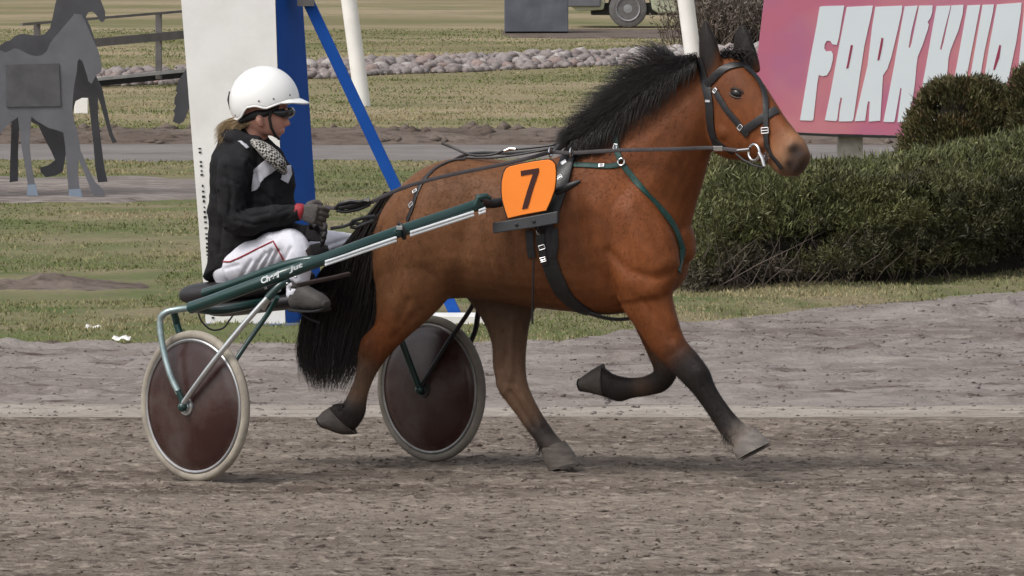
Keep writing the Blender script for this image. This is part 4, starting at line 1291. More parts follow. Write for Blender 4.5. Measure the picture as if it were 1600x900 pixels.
# eye
m_eye = mat("eye_gloss", (0.006, 0.004, 0.003), rough=0.22, var=0.0, spec=0.35)
m_lid = mat("eye_lid", (0.035, 0.018, 0.012), rough=0.5, var=0.2)
el, en = hit(1150, 146)
if el is not None:
    fx = (HEADF.f * 0.96 + Vector((0, 0, -0.28))); fx = (fx - en * fx.dot(en)).normalized(); uz = en.cross(fx)
    if uz.z < 0: uz = -uz
    MB().ball(el - en * 0.009, (0.032, 0.0175, 0.0225), (fx, en, uz), 24, 16).build("eye", m_eye, horse)
    def lid(z0, h, sgn, r, nm, m_):
        mb = MB()
        mb.tube([el + fx * (0.034 * math.cos(t)) + uz * (z0 + sgn * h * math.sin(t)) - en * (0.006 * math.cos(t) ** 2 - 0.001) for t in np.linspace(0.0, PI, 13)], [0.003, r * .8] + [r] * 9 + [r * .8, 0.003], 8)
        mb.build(nm, m_, horse)
    m_brow = mat("brown_eye_lid", (0.060, 0.024, 0.012), rough=0.5, var=0.2)
    lid(0.004, 0.0165, 1, 0.0055, "upper_eyelid", m_lid)
    lid(-0.002, 0.0150, -1, 0.0045, "lower_eyelid", m_lid)

# hair: mane, forelock, tail
m_hair = mat("black_hair", (0.017, 0.0125, 0.0105), rough=0.42, var=0.35, scale=30, spec=0.45)
def interp_poly(pts, t):
    pts = np.asarray(pts, float)
    s = np.linspace(0, 1, len(pts))
    return np.stack([np.interp(t, s, pts[:, k]) for k in range(pts.shape[1])], -1)
def hair(paths_px, r, name, parent, fr=HF):
    """paths of (px, py, v) points"""
    W = []
    for p in paths_px:
        W.append([list(fr.at(a, b, c)) for a, b, c in p])
    return link_mesh(name, strands_mesh(np.array(W), np.asarray(r), name), m_hair, parent)
r_ = np.random.default_rng(101)
crest = [(1092, 94), (1066, 106), (1030, 126), (995, 152), (958, 184), (925, 207), (902, 218)]
paths, rad = [], []
for i in range(6500):
    t = r_.random()
    c = interp_poly(crest, t)
    lock = fbm(np.array([t * 9.0]), np.array([i % 5 * 1.7]), 3, 5)[0] - 0.5
    a = r_.random()
    if i % 5 in (0, 2):                                # thrown up and back
        lift = np.interp(t, [0, .12, .25, .42, .7, 1], [4, 24, 46, 36, 22, 6]) * (0.35 + 0.75 * a ** 0.7 + lock * 1.1)
        back = np.interp(t, [0, .1, .3, .7, 1], [16, 42, 66, 60, 34]) * (0.45 + 0.75 * r_.random())
        v = r_.normal(-0.01, 0.022)
        v2 = v + r_.normal(0.0, 0.04) + lock * .05
        p = [(c[0] + r_.normal(0, 3), c[1] + 6, v)]
        for s in (0.2, 0.4, 0.6, 0.8, 1.0):
            p.append((c[0] - back * s, c[1] + 6 - lift * 1.25 * (s * 1.6 - 0.62 * s * s) + 10 * s ** 2.5, v + (v2 - v) * s + r_.normal(0, .002)))
    elif i % 5 in (1, 4):                              # lying back along the neck, between the two
        mix = r_.random(); mix2 = r_.random()
        back = np.interp(t, [0, .12, .35, .75, 1], [14, 42, 62, 54, 32]) * (0.5 + 0.7 * r_.random())
        dy = (mix - 0.45) * 52 * np.interp(t, [0, .2, .8, 1], [.3, 1, .8, .4])
        nw = np.interp(t, [0, 0.5, 1], [0.085, 0.115, 0.15]) * (0.25 + 0.8 * mix)
        p = [(c[0] + r_.normal(0, 3), c[1] + 7, r_.normal(0, 0.02))]
        for s in (0.2, 0.4, 0.6, 0.8, 1.0):
            p.append((c[0] - back * s + r_.normal(0, .5), c[1] + 5 - 13 * math.sin(PI * min(s * 1.15, 1)) * (1.2 - mix) + dy * s ** 1.3 + lock * 14 * s, -nw * min(1, s * 1.6) - 0.012 - 0.03 * mix2 * s))
    else:                                              # falling on the near side
        back = np.interp(t, [0, .15, .5, 1], [10, 34, 46, 26]) * (0.4 + 0.9 * r_.random())
        fall = np.interp(t, [0, .2, .5, .8, 1], [20, 66, 84, 56, 20]) * (0.3 + 0.75 * a + (lock * .12 + r_.normal(0, .12)))
        nw = np.interp(t, [0, 0.5, 1], [0.085, 0.115, 0.15])
        p = [(c[0] + r_.normal(0, 3), c[1] + 8, r_.normal(0, 0.02))]
        for s in (0.2, 0.4, 0.6, 0.8, 1.0):
            p.append((c[0] - back * s, c[1] + 6 - 9 * math.sin(PI * min(s * 1.3, 1)) + fall * s ** 1.5, -nw * min(1, s * 1.7) - 0.018 - 0.02 * r_.random()))
    paths.append(p); rad.append(r_.uniform(0.0008, 0.0018))
hair(paths, rad, "mane", horse)
paths, rad = [], []
for i in range(110):                                   # forelock between the ears
    x0_, y0_ = 1138 + r_.normal(0, 9), 88 + r_.normal(0, 3)
    dx = r_.uniform(8, 34); dy = r_.uniform(4, 26)
    p = [(x0_ + dx * s, y0_ - 10 * math.sin(PI * s) * r_.uniform(.6, 1.2) + dy * s * s, r_.normal(0, .02) + 0.02 * s) for s in np.linspace(0, 1, 6)]
    paths.append(p); rad.append(r_.uniform(0.0012, 0.0025))
hair(paths, rad, "forelock", horse, HEADF)
paths, rad = [], []
YS = [303, 320, 345, 372, 400, 430, 460, 490, 520, 550, 575, 600]
LX = [600, 586, 568, 548, 528, 512, 497, 484, 475, 471, 476, 488]
RX = [618, 612, 604, 598, 594, 592, 592, 589, 580, 570, 558, 542]
for i in range(4600):
    a0 = r_.random(); a1 = np.clip(a0 + r_.normal(-.03, .17), -0.05, 1.03)
    yend = r_.uniform(430, 606) if r_.random() < 0.62 else r_.uniform(545, 614)
    v0 = r_.normal(0, .018); v1 = v0 * 1.5 + r_.normal(0, .045)
    p = []
    wv = r_.uniform(-9, 9); ph = r_.uniform(0, 6)
    for s in np.linspace(0, 1, 9):
        y = 300 + (yend - 300) * s
        a_ = a0 + (a1 - a0) * s
        lx, rx = np.interp(y, YS, LX), np.interp(y, YS, RX)
        p.append((lx + (rx - lx) * a_ + wv * math.sin(ph + s * 4) * s, y, v0 + (v1 - v0) * s))
    paths.append(p); rad.append(r_.uniform(0.0010, 0.0026))
for i in range(900):                                   # loose wisps on the left
    p = []
    xe, ye = r_.uniform(456, 512), r_.uniform(490, 602)
    for s in np.linspace(0, 1, 9):
        y = 380 + (ye - 380) * s
        x = np.interp(y, YS, LX) * (1 - s * .9) + xe * s * .9 + 6
        p.append((x + r_.normal(0, .6), y, r_.normal(0, .004) + 0.03 * s * math.sin(i)))
    paths.append(p); rad.append(r_.uniform(0.0007, 0.0015))
hair(paths, rad, "tail", horse)

# long hair at the back of the fetlocks
paths, rad = [], []
for (cx_, cy_, v_, dx_, dy_, n_, sp) in ((1139, 678, -.145, -2, 17, 90, 4), (848, 690, .12, -4, 20, 110, 4), (534, 636, -.125, -14, 16, 130, 5), (956, 618, .15, -8, 8, 50, 4)):
    for i in range(n_):
        x0_, y0_, vv = cx_ + r_.normal(0, sp), cy_ + r_.normal(0, sp), v_ + r_.normal(0, .018)
        ex, ey = dx_ + r_.normal(0, 3), dy_ * r_.uniform(.4, 1.1)
        paths.append([(x0_ + ex * s * s, y0_ + ey * s, vv + .01 * s * r_.normal()) for s in np.linspace(0, 1, 5)]); rad.append(r_.uniform(.0007, .0015))
hair(paths, rad, "fetlock_hair", horse)
[c for c in horse.children if c.name.startswith("fetlock_hair")][0]["kind"] = "stuff"
# ================================================================== HARNESS
m_leather = mat("black_leather", (0.017, 0.016, 0.017), rough=0.42, var=0.25, scale=25, bump=0.15, spec=0.4)
m_green = mat("green_webbing", (0.012, 0.052, 0.044), rough=0.55, var=0.2, scale=40, bump=0.2)
m_chrome = mat("chrome", (0.72, 0.72, 0.72), rough=0.18, metal=1.0, var=0.05)
m_grip = mat("brown_webbing", (0.050, 0.042, 0.044), rough=0.7, var=0.2, scale=40)

def ribbon(mb, pts, nrm, wd, th):
    """a flat strap through pts, lying with its back along nrm"""
    pts = [Vector(p) for p in pts]; n = len(pts)
    V, Fc = [], []
    for i in range(n):
        t = (pts[min(i + 1, n - 1)] - pts[max(i - 1, 0)]).normalized()
        nn = Vector(nrm[i]); nn = (nn - t * nn.dot(t)).normalized()
        b = t.cross(nn)
        w_ = wd[i] if isinstance(wd, (list, tuple)) else wd
        for (x, y) in ((-1, -1), (1, -1), (1, 0.6), (0.75, 1), (-0.75, 1), (-1, 0.6)):
            V.append(pts[i] + b * (w_ / 2 * x) + nn * (th / 2 * y))
    for i in range(n - 1):
        for k in range(6):
            k2 = (k + 1) % 6
            Fc.append((i * 6 + k, i * 6 + k2, (i + 1) * 6 + k2, (i + 1) * 6 + k))
    Fc += [tuple(reversed(range(6))), tuple(range((n - 1) * 6, n * 6))]
    mb.add(V, Fc)

def dense(px, step=5.0):
    out_ = []
    for (a, b) in zip(px[:-1], px[1:]):
        L = math.hypot(b[0] - a[0], b[1] - a[1]); k = max(1, int(L / step))
        for i in range(k):
            out_.append((a[0] + (b[0] - a[0]) * i / k, a[1] + (b[1] - a[1]) * i / k))
    out_.append(px[-1])
    return out_

def on_body(px, off=0.003, step=5.0, smooth_n=2):
    off = off + 0.0015
    P_, N_ = [], []
    for (x, y) in dense(px, step):
        l, n = hit(x, y)
        if l is None: continue
        P_.append(l + n * off); N_.append(n.copy())
    for _ in range(smooth_n):
        P2 = [P_[0]] + [(P_[i - 1] + P_[i] * 2 + P_[i + 1]) / 4 for i in range(1, len(P_) - 1)] + [P_[-1]]
        N_ = [N_[0]] + [((N_[i - 1] + N_[i] * 2 + N_[i + 1]) / 4).normalized() for i in range(1, len(N_) - 1)] + [N_[-1]]
        P_ = P2
    return P_, N_

def mirror(p):
    d = (Vector(p) - HF.O).dot(HF.l)
    return Vector(p) - HF.l * (2 * d)
def mirror_n(n):
    n = Vector(n); return n - HF.l * (2 * n.dot(HF.l))

def strap(px, wd, name, m, parent, th=0.005, off=0.003, both=False, step=5.0):
    Pp, Nn = on_body(px, off, step)
    mb = MB(); ribbon(mb, Pp, Nn, wd, th)
    o = mb.build(name, m, parent)
    if both:
        mb = MB(); ribbon(mb, [mirror(p) for p in Pp], [mirror_n(n) for n in Nn], wd, th)
        mb.build(name, m, parent)
    return Pp, Nn

def buckle(px, py, size, parent, ang=0.0, D_off=0.008, name="buckle", w2=0.7):
    l, n = hit(px, py)
    if l is None: return
    l = l + n * D_off
    x = Vector((math.cos(ang), 0, math.sin(ang))); x = (x - n * x.dot(n)).normalized(); y = n.cross(x)
    c = [l + x * (size * i) + y * (size * w2 * j) for i, j in ((-1, -1), (1, -1), (1, 1), (-1, 1), (-1, -1))]
    mb = MB()
    for a, b in zip(c[:-1], c[1:]):
        mb.tube([a, b], 0.0028, 8)
    mb.tube([l - x * size, l + x * size * 1.0], 0.002, 6)
    mb.build(name, m_chrome, parent)

# ---- harness saddle and girth
hs_ = empty("harness_saddle", HF.at(885, 230, -0.1), "black harness saddle with girth buckled round the chest of the bay horse", "harness")
strap([(897, 219), (890, 245), (880, 275), (868, 310), (856, 345)], 0.075, "saddle_pad", m_leather, hs_, 0.022, 0.008, both=True)
strap([(852, 348), (850, 375), (856, 400), (866, 430), (880, 458), (900, 478), (922, 489)], [0.075] * 6 + [0.07] * 40 if False else 0.072, "girth", m_leather, hs_, 0.012, 0.004, both=True)
strap([(828, 360), (829, 385), (832, 402)], 0.034, "strap_end", m_leather, hs_, 0.008, 0.008)
strap([(866, 356), (868, 380), (864, 402)], 0.032, "strap_end", m_leather, hs_, 0.008, 0.010)
strap([(846, 352), (848, 384), (852, 412)], 0.028, "strap_end", m_leather, hs_, 0.009, 0.014)
mb = MB()
pts_ = []
for s in np.linspace(0, 1, 12):
    pts_.append(HF.at(918 + 70 * s, 489 + 9 * math.sin(PI * s * 0.75) + 2 * s, -0.10 + 0.08 * s))
ribbon(mb, pts_, [Vector((0, -0.3, -1))] * 12, 0.045, 0.008); mb.build("belly_strap", m_leather, hs_)
mb = MB(); mb.tube([HF.at(834, 405, -.30), HF.at(833, 440, -.30), HF.at(832, 470, -.27), HF.at(832, 506, -.26)], 0.0045, 8); mb.build("hanging_strap", m_leather, hs_)
for (x, y) in ((845, 362), (848, 386), (850, 404)): buckle(x, y, 0.013, hs_, 0.3, 0.022)
l, n = hit(893, 222)
mb = MB()
mb.tube([HF.at(868, 236, -.10), HF.at(880, 222, -.09), HF.at(896, 213, -.05), HF.at(903, 210, 0.0), HF.at(905, 212, .06)], [0.016, 0.02, 0.02, 0.018, 0.014], 10)
mb.build("saddle_tree", m_leather, hs_)
for (x, y) in ((860, 238), (893, 238)):
    l, n = hit(max(x, 870), y + 8)
    if l is None: continue
    c = HF.at(x, y, -.20)
    MB().torus(c, HF.f, 0.020, 0.004, 20, 8).build("terret", m_chrome, hs_)
mb = MB(); mb.tube([HF.at(868, 300, -.315), HF.at(885, 293, -.315), HF.at(900, 286, -.315), HF.at(907, 283, -.312)], [0.018, 0.018, 0.013, 0.007], 10)
mb.build("shaft_stop", m_leather, hs_)
l, n = hit(883, 262); buckle(884, 258, 0.012, hs_, 0.6, 0.02); buckle(876, 280, 0.012, hs_, 0.6, 0.02)

# ---- number plate
np_ = empty("number_plate", HF.at(828, 330, -.37), "orange number plate with black figure 7 on the flank of the horse", "number plate")
m_orange = mat("orange_plastic", (0.95, 0.25, 0.025), rough=0.5, var=0.05, scale=6, dirt=(0.80, 0.24, 0.05), dscale=5, damt=0.3)
m_seven = mat("dark_red_print", (0.045, 0.010, 0.008), rough=0.5, var=0.1)
vp = -0.385
out7 = [(797, 260), (812, 256.5), (830, 253), (846, 250.5), (857, 249.5), (863, 252), (867, 257), (868.5, 268), (868, 284), (866, 297), (860, 314), (853, 329), (836, 332), (815, 336), (793.5, 341), (789, 328), (785, 313), (783.5, 298), (784, 283), (787, 270), (791, 263)]
MB().prism([HF.at(x, y, vp) for x, y in out7], HF.l * 0.008).build("plate", m_orange, np_, smooth=False, bevel=0.002)
cx7, cy7 = 826, 296
MB().prism([HF.at(cx7 + (x - cx7) * 1.035, cy7 + (y - cy7) * 1.035, vp + 0.008) for x, y in out7], HF.l * 0.006).build("plate_rim", m_leather, np_, smooth=False)
seven = [(813.5, 267), (841.5, 262.5), (842, 268), (838, 280), (832, 298), (826.5, 318), (824, 325.5), (815.5, 327), (818, 317), (824, 297), (830, 279), (832.5, 271.5), (816, 274.5), (814, 275)]
me7 = MB().prism([HF.at(x, y, vp - 0.003) for x, y in seven], HF.l * 0.003).mesh("figure")
bm = bmesh.new(); bm.from_mesh(me7); bmesh.ops.triangulate(bm, faces=[f for f in bm.faces if len(f.verts) > 4], ngon_method='EAR_CLIP'); bm.to_mesh(me7); bm.free()
link_mesh("figure", me7, m_seven, np_, smooth=False)
MB().prism([HF.at(x, y, vp - 0.004) for x, y in ((769, 348), (795, 344), (838, 336), (871, 330), (871, 349), (838, 355), (795, 361), (770, 365))], HF.l * 0.03).build("holder_bar", mat("slate_plastic", (0.045, 0.046, 0.05), rough=0.5, var=0.15), np_, smooth=False, bevel=0.004)
for (x, y) in ((807, 351), (834, 346)):
    MB().lathe(HF.at(x, y, vp - 0.004), -HF.l, [(0, 0.008), (0.004, 0.008), (0.005, 0.006), (0.005, 0.0)], 12).build("bolt", m_leather, np_)
MB().tube([HF.at(838, 352, vp + 0.02), HF.at(846, 362, -.30)], 0.014, 8).build("bracket", m_leather, np_)

# ---- breast collar
bc = empty("breast_collar", HF.at(972, 255, -.15), "dark green breast collar strap running from the withers to the chest of the horse", "harness")
strap([(876, 256), (900, 258), (925, 259), (950, 261), (968, 257)], 0.024, "shoulder_strap", m_green, bc, 0.006, 0.004, both=True)
strap([(962, 205), (963, 222), (965, 240), (971, 252)], 0.026, "neck_strap", m_green, bc, 0.006, 0.008, both=True)
strap([(974, 258), (988, 276), (1007, 300), (1028, 322), (1043, 338), (1054, 356), (1062, 376), (1066, 390)], 0.026, "chest_strap", m_green, bc, 0.007, 0.004, both=True)
strap([(1066, 388), (1064, 405), (1060, 425)], 0.028, "front_strap", m_green, bc, 0.007, 0.004)
for (x, y) in ((972, 254),):
    l, n = hit(x, y)
    MB().torus(l + n * 0.014, n, 0.015, 0.004, 20, 8).build("ring", m_chrome, bc)
buckle(963, 230, 0.011, bc, 1.4, 0.014)
buckle(940, 260, 0.010, bc, 0.0, 0.010)

# ---- bridle
br = empty("bridle", HEADF.at(1120, 120, -.09), "black bridle with chrome bit ring on the head of the bay horse", "bridle")
strap([(1094, 92), (1098, 110), (1104, 135), (1109, 160), (1110, 185), (1112, 205), (1120, 226)], 0.042, "throat_latch", m_leather, br, 0.006, 0.004)
strap([(1104, 134), (1112, 124), (1124, 112), (1140, 104), (1156, 102), (1170, 104)], 0.033, "browband", m_leather, br, 0.006, 0.006)
strap([(1116, 139), (1124, 153), (1136, 172), (1148, 186), (1158, 198), (1168, 212)], 0.028, "cheek_strap", m_leather, br, 0.005, 0.005)
strap([(1160, 206), (1176, 196), (1194, 183), (1208, 175), (1219, 169)], 0.036, "noseband", m_leather, br, 0.006, 0.005)
strap([(1164, 106), (1178, 118), (1190, 136), (1196, 155), (1197, 175), (1198, 196), (1198, 214), (1200, 232)], 0.024, "face_strap", m_leather, br, 0.005, 0.008)
strap([(1128, 90), (1142, 86), (1156, 92), (1170, 104)], 0.034, "poll_strap", m_leather, br, 0.007, 0.006)
strap([(1112, 212), (1130, 228), (1146, 238)], 0.020, "jaw_strap", m_leather, br, 0.005, 0.005)
strap([(1198, 222), (1204, 240), (1216, 254), (1222, 262)], 0.020, "chin_strap", m_leather, br, 0.005, 0.005)
buckle(1119, 142, 0.010, br, 0.8, 0.010); buckle(1158, 199, 0.012, br, 0.8, 0.010); buckle(1108, 158, 0.013, br, 0.0, 0.010, w2=0.25); buckle(1197, 204, 0.017, br, 0.05, 0.012)
bitc = HEADF.at(1178, 238, -.095)
MB().torus(bitc, HEADF.l + Vector((0.25, 0, 0)), 0.035, 0.0065, 32, 10).build("bit_ring", m_chrome, br)
MB().tube([HEADF.at(1153, 235, -.10), HEADF.at(1172, 233, -.105)], 0.0085, 10).build("bit_bar", m_chrome, br)
MB().tube([HEADF.at(1186, 238, -.10), HEADF.at(1191, 248, -.10), HEADF.at(1194, 260, -.098)], 0.010, 10).build("bit_shank", m_chrome, br)
mb = MB(); mb.tube([HEADF.at(1150, 240, -.10), HEADF.at(1162, 250, -.10), HEADF.at(1178, 258, -.10), HEADF.at(1192, 262, -.10), HEADF.at(1198, 250, -.09), HEADF.at(1196, 238, -.08)], 0.0055, 8)
mb.build("curb_strap", m_leather, br)
MB().tube([HEADF.at(1186, 242, -.09), HEADF.at(1202, 246, -.05)], 0.006, 8).build("mouthpiece", m_chrome, br)

# ---- loin strap over the croup
lo_ = empty("loin_strap", HF.at(650, 300, -.26), "black strap hanging over the croup of the horse to the shaft", "harness")
strap([(727, 250), (710, 251), (695, 256), (680, 264), (668, 276), (658, 288), (651, 304), (645, 326), (637, 345)], 0.022, "strap", m_leather, lo_, 0.005, 0.004, both=True)
buckle(650, 300, 0.010, lo_, 0.2, 0.010); buckle(644, 321, 0.012, lo_, 0.5, 0.010)
# ================================================================== THE SULKY
m_sgreen = mat("dark_green_enamel", (0.008, 0.040, 0.036), rough=0.28, var=0.12, scale=10, coat=0.5, dirt=(0.05, 0.06, 0.055), dscale=6, damt=0.25)
m_paleg = mat("worn_green_chrome", (0.34, 0.42, 0.42), rough=0.35, metal=0.7, var=0.2, scale=12, dirt=(0.10, 0.16, 0.155), dscale=9, damt=0.8)
m_steel = mat("bright_steel", (0.62, 0.64, 0.65), rough=0.28, metal=0.85, var=0.12, scale=20)
m_strip = mat("white_strip", (0.74, 0.77, 0.78), rough=0.35, var=0.05)
m_tyreb = mat("beige_tyre", (0.34, 0.305, 0.25), rough=0.85, var=0.15, scale=9, dirt=(0.17, 0.14, 0.115), dscale=6, damt=0.9, bump=0.2)
m_tyred = mat("muddy_tyre", (0.20, 0.18, 0.15), rough=0.9, var=0.2, scale=9, dirt=(0.12, 0.10, 0.085), dscale=5, damt=0.8, bump=0.2)
m_hubd = mat("greasy_steel", (0.06, 0.06, 0.06), rough=0.45, metal=0.5, var=0.2)
m_rimd = mat("muddy_rim", (0.24, 0.235, 0.23), rough=0.5, metal=0.6, var=0.2, dirt=(0.09, 0.08, 0.07), dscale=5, damt=0.9)
m_disc = mat("brown_wheel_disc", (0.038, 0.0145, 0.012), rough=0.26, var=0.25, scale=5, dirt=(0.085, 0.068, 0.062), dscale=5.5, damt=0.7, spec=0.5)
m_rimw = mat("rim_alloy", (0.42, 0.42, 0.43), rough=0.35, metal=0.85, var=0.15, dirt=(0.22, 0.20, 0.18), dscale=7, damt=0.6)
m_seat = mat("black_vinyl", (0.020, 0.018, 0.019), rough=0.45, var=0.25, scale=12, bump=0.15)

W1 = P(305, 635, 32.0); W1.z = 0.330
W2 = P(674, 604, 33.1); W2.z = 0.330
AX = (W1 - W2); AX.z = 0; AX.normalize()             # points out of the near wheel
FS = Vector((-AX.y, AX.x, 0)); 
if FS.x < 0: FS = -FS
sulky = empty("sulky", Vector(((W1.x + W2.x) / 2, (W1.y + W2.y) / 2, 0)), "dark green two wheeled racing sulky with brown disc wheels behind the bay horse", "sulky")

def wheel(c, out_sign):
    wh = bpy.data.objects.new("wheel", None); COL.objects.link(wh); wh.parent = sulky
    wh.location = c - sulky.location; wh.empty_display_size = 0.05
    ax = AX
    mb = MB().torus(c, ax, 0.3130, 0.0198, 72, 14); mb.build("tyre", m_tyreb if out_sign > 0 else m_tyred, wh)
    mb = MB(); mb.lathe(c, ax, [(-0.015, 0.297), (-0.0185, 0.291), (-0.016, 0.283), (0.016, 0.283), (0.0185, 0.291), (0.015, 0.297)], 72); mb.build("rim", m_rimw if out_sign > 0 else m_rimd, wh)
    mb = MB(); mb.lathe(c, ax, [(0.013, 0.285), (0.014, 0.274), (0.021, 0.262), (0.028, 0.235), (0.044, 0.12), (0.052, 0.05), (0.053, 0.0)], 72)
    mb.lathe(c, ax, [(-0.013, 0.285), (-0.014, 0.274), (-0.021, 0.262), (-0.028, 0.235), (-0.044, 0.12), (-0.052, 0.05), (-0.053, 0.0)], 72)
    tag(mb.build("disc", m_disc, wh), kind=None)
    mb = MB(); mb.lathe(c, ax, [(0.050, 0.040), (0.060, 0.038), (0.062, 0.026), (0.052, 0.024), (0.070, 0.016), (0.072, 0.0)], 32)
    mb.lathe(c, ax, [(-0.050, 0.040), (-0.060, 0.038), (-0.062, 0.026), (-0.052, 0.024), (-0.070, 0.016), (-0.072, 0.0)], 32)
    mb.tube([c - ax * 0.075, c + ax * 0.075], 0.009, 12)
    mb.build("hub", m_steel if out_sign > 0 else m_hubd, wh)
wheel(W1, 1); wheel(W2, -1)

def tubep(pts, r, name, m, seg=14, parent=None):
    """pts: (px, py, D) or Vector"""
    Q = [p if isinstance(p, Vector) else P(*p) for p in pts]
    # smooth
    X = [np.array(q) for q in Q]; S = []
    for i in range(len(X) - 1):
        p0, p1, p2, p3 = X[max(i - 1, 0)], X[i], X[i + 1], X[min(i + 2, len(X) - 1)]
        for k in range(5):
            t = k / 5
            S.append(Vector(0.5 * (2 * p1 + (p2 - p0) * t + (2 * p0 - 5 * p1 + 4 * p2 - p3) * t * t + (3 * p1 - p0 - 3 * p2 + p3) * t ** 3)))
    S.append(Q[-1])
    return MB().tube(S, r, seg).build(name, m, parent or sulky)

H1o, H1i = W1 + AX * 0.078, W1 - AX * 0.078
H2o, H2i = W2 - AX * 0.078, W2 + AX * 0.078
SH = [(298, 481, 32.02), (330, 470, 31.94), (370, 455, 31.84), (443, 428, 31.75), (520, 400, 31.80), (620, 363, 31.95), (700, 336, 32.06), (752, 318, 32.13)]
tubep(SH, 0.0265, "shaft", m_sgreen, 18)
tubep([(748, 316, 32.12), (770, 318, 32.17), (800, 312, 32.2), (850, 303, 32.2), (880, 296, 32.2)], 0.021, "shaft_tip", m_leather)
# the bracket at the end of the shaft
mb = MB(); c = P(752, 312, 32.10)
mb.tube([P(744, 322, 32.1), P(748, 308, 32.09), P(760, 306, 32.09), P(767, 310, 32.1)], [0.016, 0.016, 0.013, 0.009], 10); mb.build("shaft_bracket", m_sgreen, sulky)
# white strips along the shaft
def strip_pair(a, b):
    def D_at(x): return float(np.interp(x, [q[0] for q in SH], [q[2] for q in SH])) - 0.034
    o_ = None
    for dy in (0.2, 5.0):
        A, B = P(a[0], a[1] + dy, D_at(a[0])), P(b[0], b[1] + dy, D_at(b[0]))
        M_ = P((a[0] + b[0]) / 2, (a[1] + b[1]) / 2 + dy, D_at((a[0] + b[0]) / 2))
        MB().tube([A, M_, B], 0.0062, 8).build("white_strip", m_strip, sulky)
strip_pair((508, 409), (619, 371)); strip_pair((641, 363), (740, 331)); strip_pair((748, 329), (759, 325))
# clip on the shaft where the loin strap is tied
mb = MB(); mb.torus(P(628, 361, 31.96), P(640, 357, 31.97) - P(616, 365, 31.95), 0.034, 0.007, 20, 8, ); mb.build("shaft_clip", m_leather, sulky)
mb = MB(); mb.box(P(624, 356, 31.915), 0.013, 0.004, 0.009); mb.build("clip_plate", m_steel, sulky, smooth=False, bevel=0.002)
# seat rail above the shaft, outer fork arm, chrome strut, inner fork
tubep([(318, 458, 32.12), (370, 441, 32.02), (430, 419, 31.90), (470, 408, 31.84), (505, 405, 31.81)], 0.019, "seat_rail", m_sgreen)
tubep([(300, 481, 32.02), (276, 484, 32.02), (258, 489, 32.03), (250, 503, 32.04), (254, 540, 32.02), (266, 585, 31.98), (280, 615, 31.95)], 0.0145, "fork_arm", m_paleg)
tubep([(278, 610, 31.95), (284, 625, 31.945), H1o + Vector((0, 0, 0.0))], 0.013, "fork_end", m_sgreen)
tubep([H1o + Vector((0, 0, 0.012)), P(330, 570, 31.84), P(380, 508, 31.78), P(422, 457 + 4, 31.75)], 0.0125, "strut", m_steel)
tubep([P(418, 466, 31.75), P(434, 449, 31.75), P(452, 436, 31.76)], 0.017, "strut_socket", m_sgreen)
tubep([P(412, 482, 32.1), P(424, 462, 31.95), P(436, 452, 31.80)], 0.010, "strut", m_steel)
tubep([(271, 486, 32.14), (275, 500, 32.16), (281, 520, 32.16), H1i], 0.016, "inner_fork", m_sgreen)
tubep([H1i, P(372, 557, 32.16), P(396, 522, 32.2), P(420, 488, 32.2), P(434, 464, 32.15)], 0.011, "inner_strut", m_sgreen)
mb = MB(); mb.ball(H1o, 0.022); mb.build("axle_nut", m_sgreen, sulky)
# far side of the carriage
tubep([(610, 452, 33.22), (690, 440, 33.05), (760, 410, 32.95), (860, 360, 32.9), (960, 310, 32.7)], 0.024, "shaft", m_sgreen)
tubep([H2i, P(628, 535, 33.0), P(606, 470, 33.02), P(612, 455, 33.15)], 0.015, "inner_fork", m_sgreen)
tubep([H2i, P(700, 535, 32.98), P(742, 470, 32.92), P(752, 415, 32.94)], 0.0105, "inner_strut", m_leather)
tubep([H2o, P(738, 528, 33.14), P(748, 485, 33.10), P(765, 410, 33.0)], 0.0125, "strut", m_leather)
tubep([H2o, P(640, 500, 33.22), P(612, 455, 33.2)], 0.014, "fork_arm", m_sgreen)
mb = MB(); mb.ball(H2i, 0.022); mb.build("axle_nut", m_sgreen, sulky)
# cross bar and seat
tubep([(306, 482, 32.05), (345, 485, 32.2), (410, 473, 32.45), (480, 466, 32.7), (560, 460, 32.95), (612, 455, 33.18)], 0.020, "cross_bar", m_sgreen)
PF = Frame(P(385, 430, 32.70), 36.0)
def loft_px(rows, fr, e=2.2, n=24, sub=4):
    mb = MB(); rings = []
    for r in rows:
        v = r[5] if len(r) > 5 else 0.0
        A, B = fr.at(r[0], r[1], v), fr.at(r[2], r[3], v)
        rings.append(((A + B) / 2, (A - B) / 2, fr.l * r[4], e))
    mb.loft(rings, n, sub); return mb
loft_px([(304, 447, 300, 468, .10), (318, 442, 312, 474, .15), (345, 438, 340, 476, .17), (390, 432, 388, 470, .17), (440, 425, 440, 462, .15), (470, 424, 472, 450, .10)], PF, 2.8).build("seat_cushion", m_seat, sulky)
loft_px([(322, 470, 322, 480, .12), (345, 468, 347, 488, .15), (362, 466, 360, 494, .15), (420, 462, 420, 487, .14), (470, 456, 472, 481, .12), (492, 456, 494, 470, .08)], PF, 2.8).build("seat_pan", m_seat, sulky)
tubep([(309, 486, 32.2), (315, 502, 32.2), (330, 515, 32.2), (348, 513, 32.2), (358, 501, 32.2), (366, 490, 32.2)], 0.004, "cable", m_leather, 8)
tubep([(462, 478, 32.3), (468, 486, 32.3), (480, 496, 32.3), (500, 505, 32.3)], 0.005, "cable", m_leather, 8)
for (x, y, D) in ((462, 433, 31.73), (449, 443, 31.73), (415, 450, 31.82), (420, 458, 31.80), (303, 478, 31.99)):
    mb = MB(); mb.ball(P(x, y, D), (0.007, 0.005, 0.006), None, 10, 8); mb.build("bolt", m_steel, sulky)
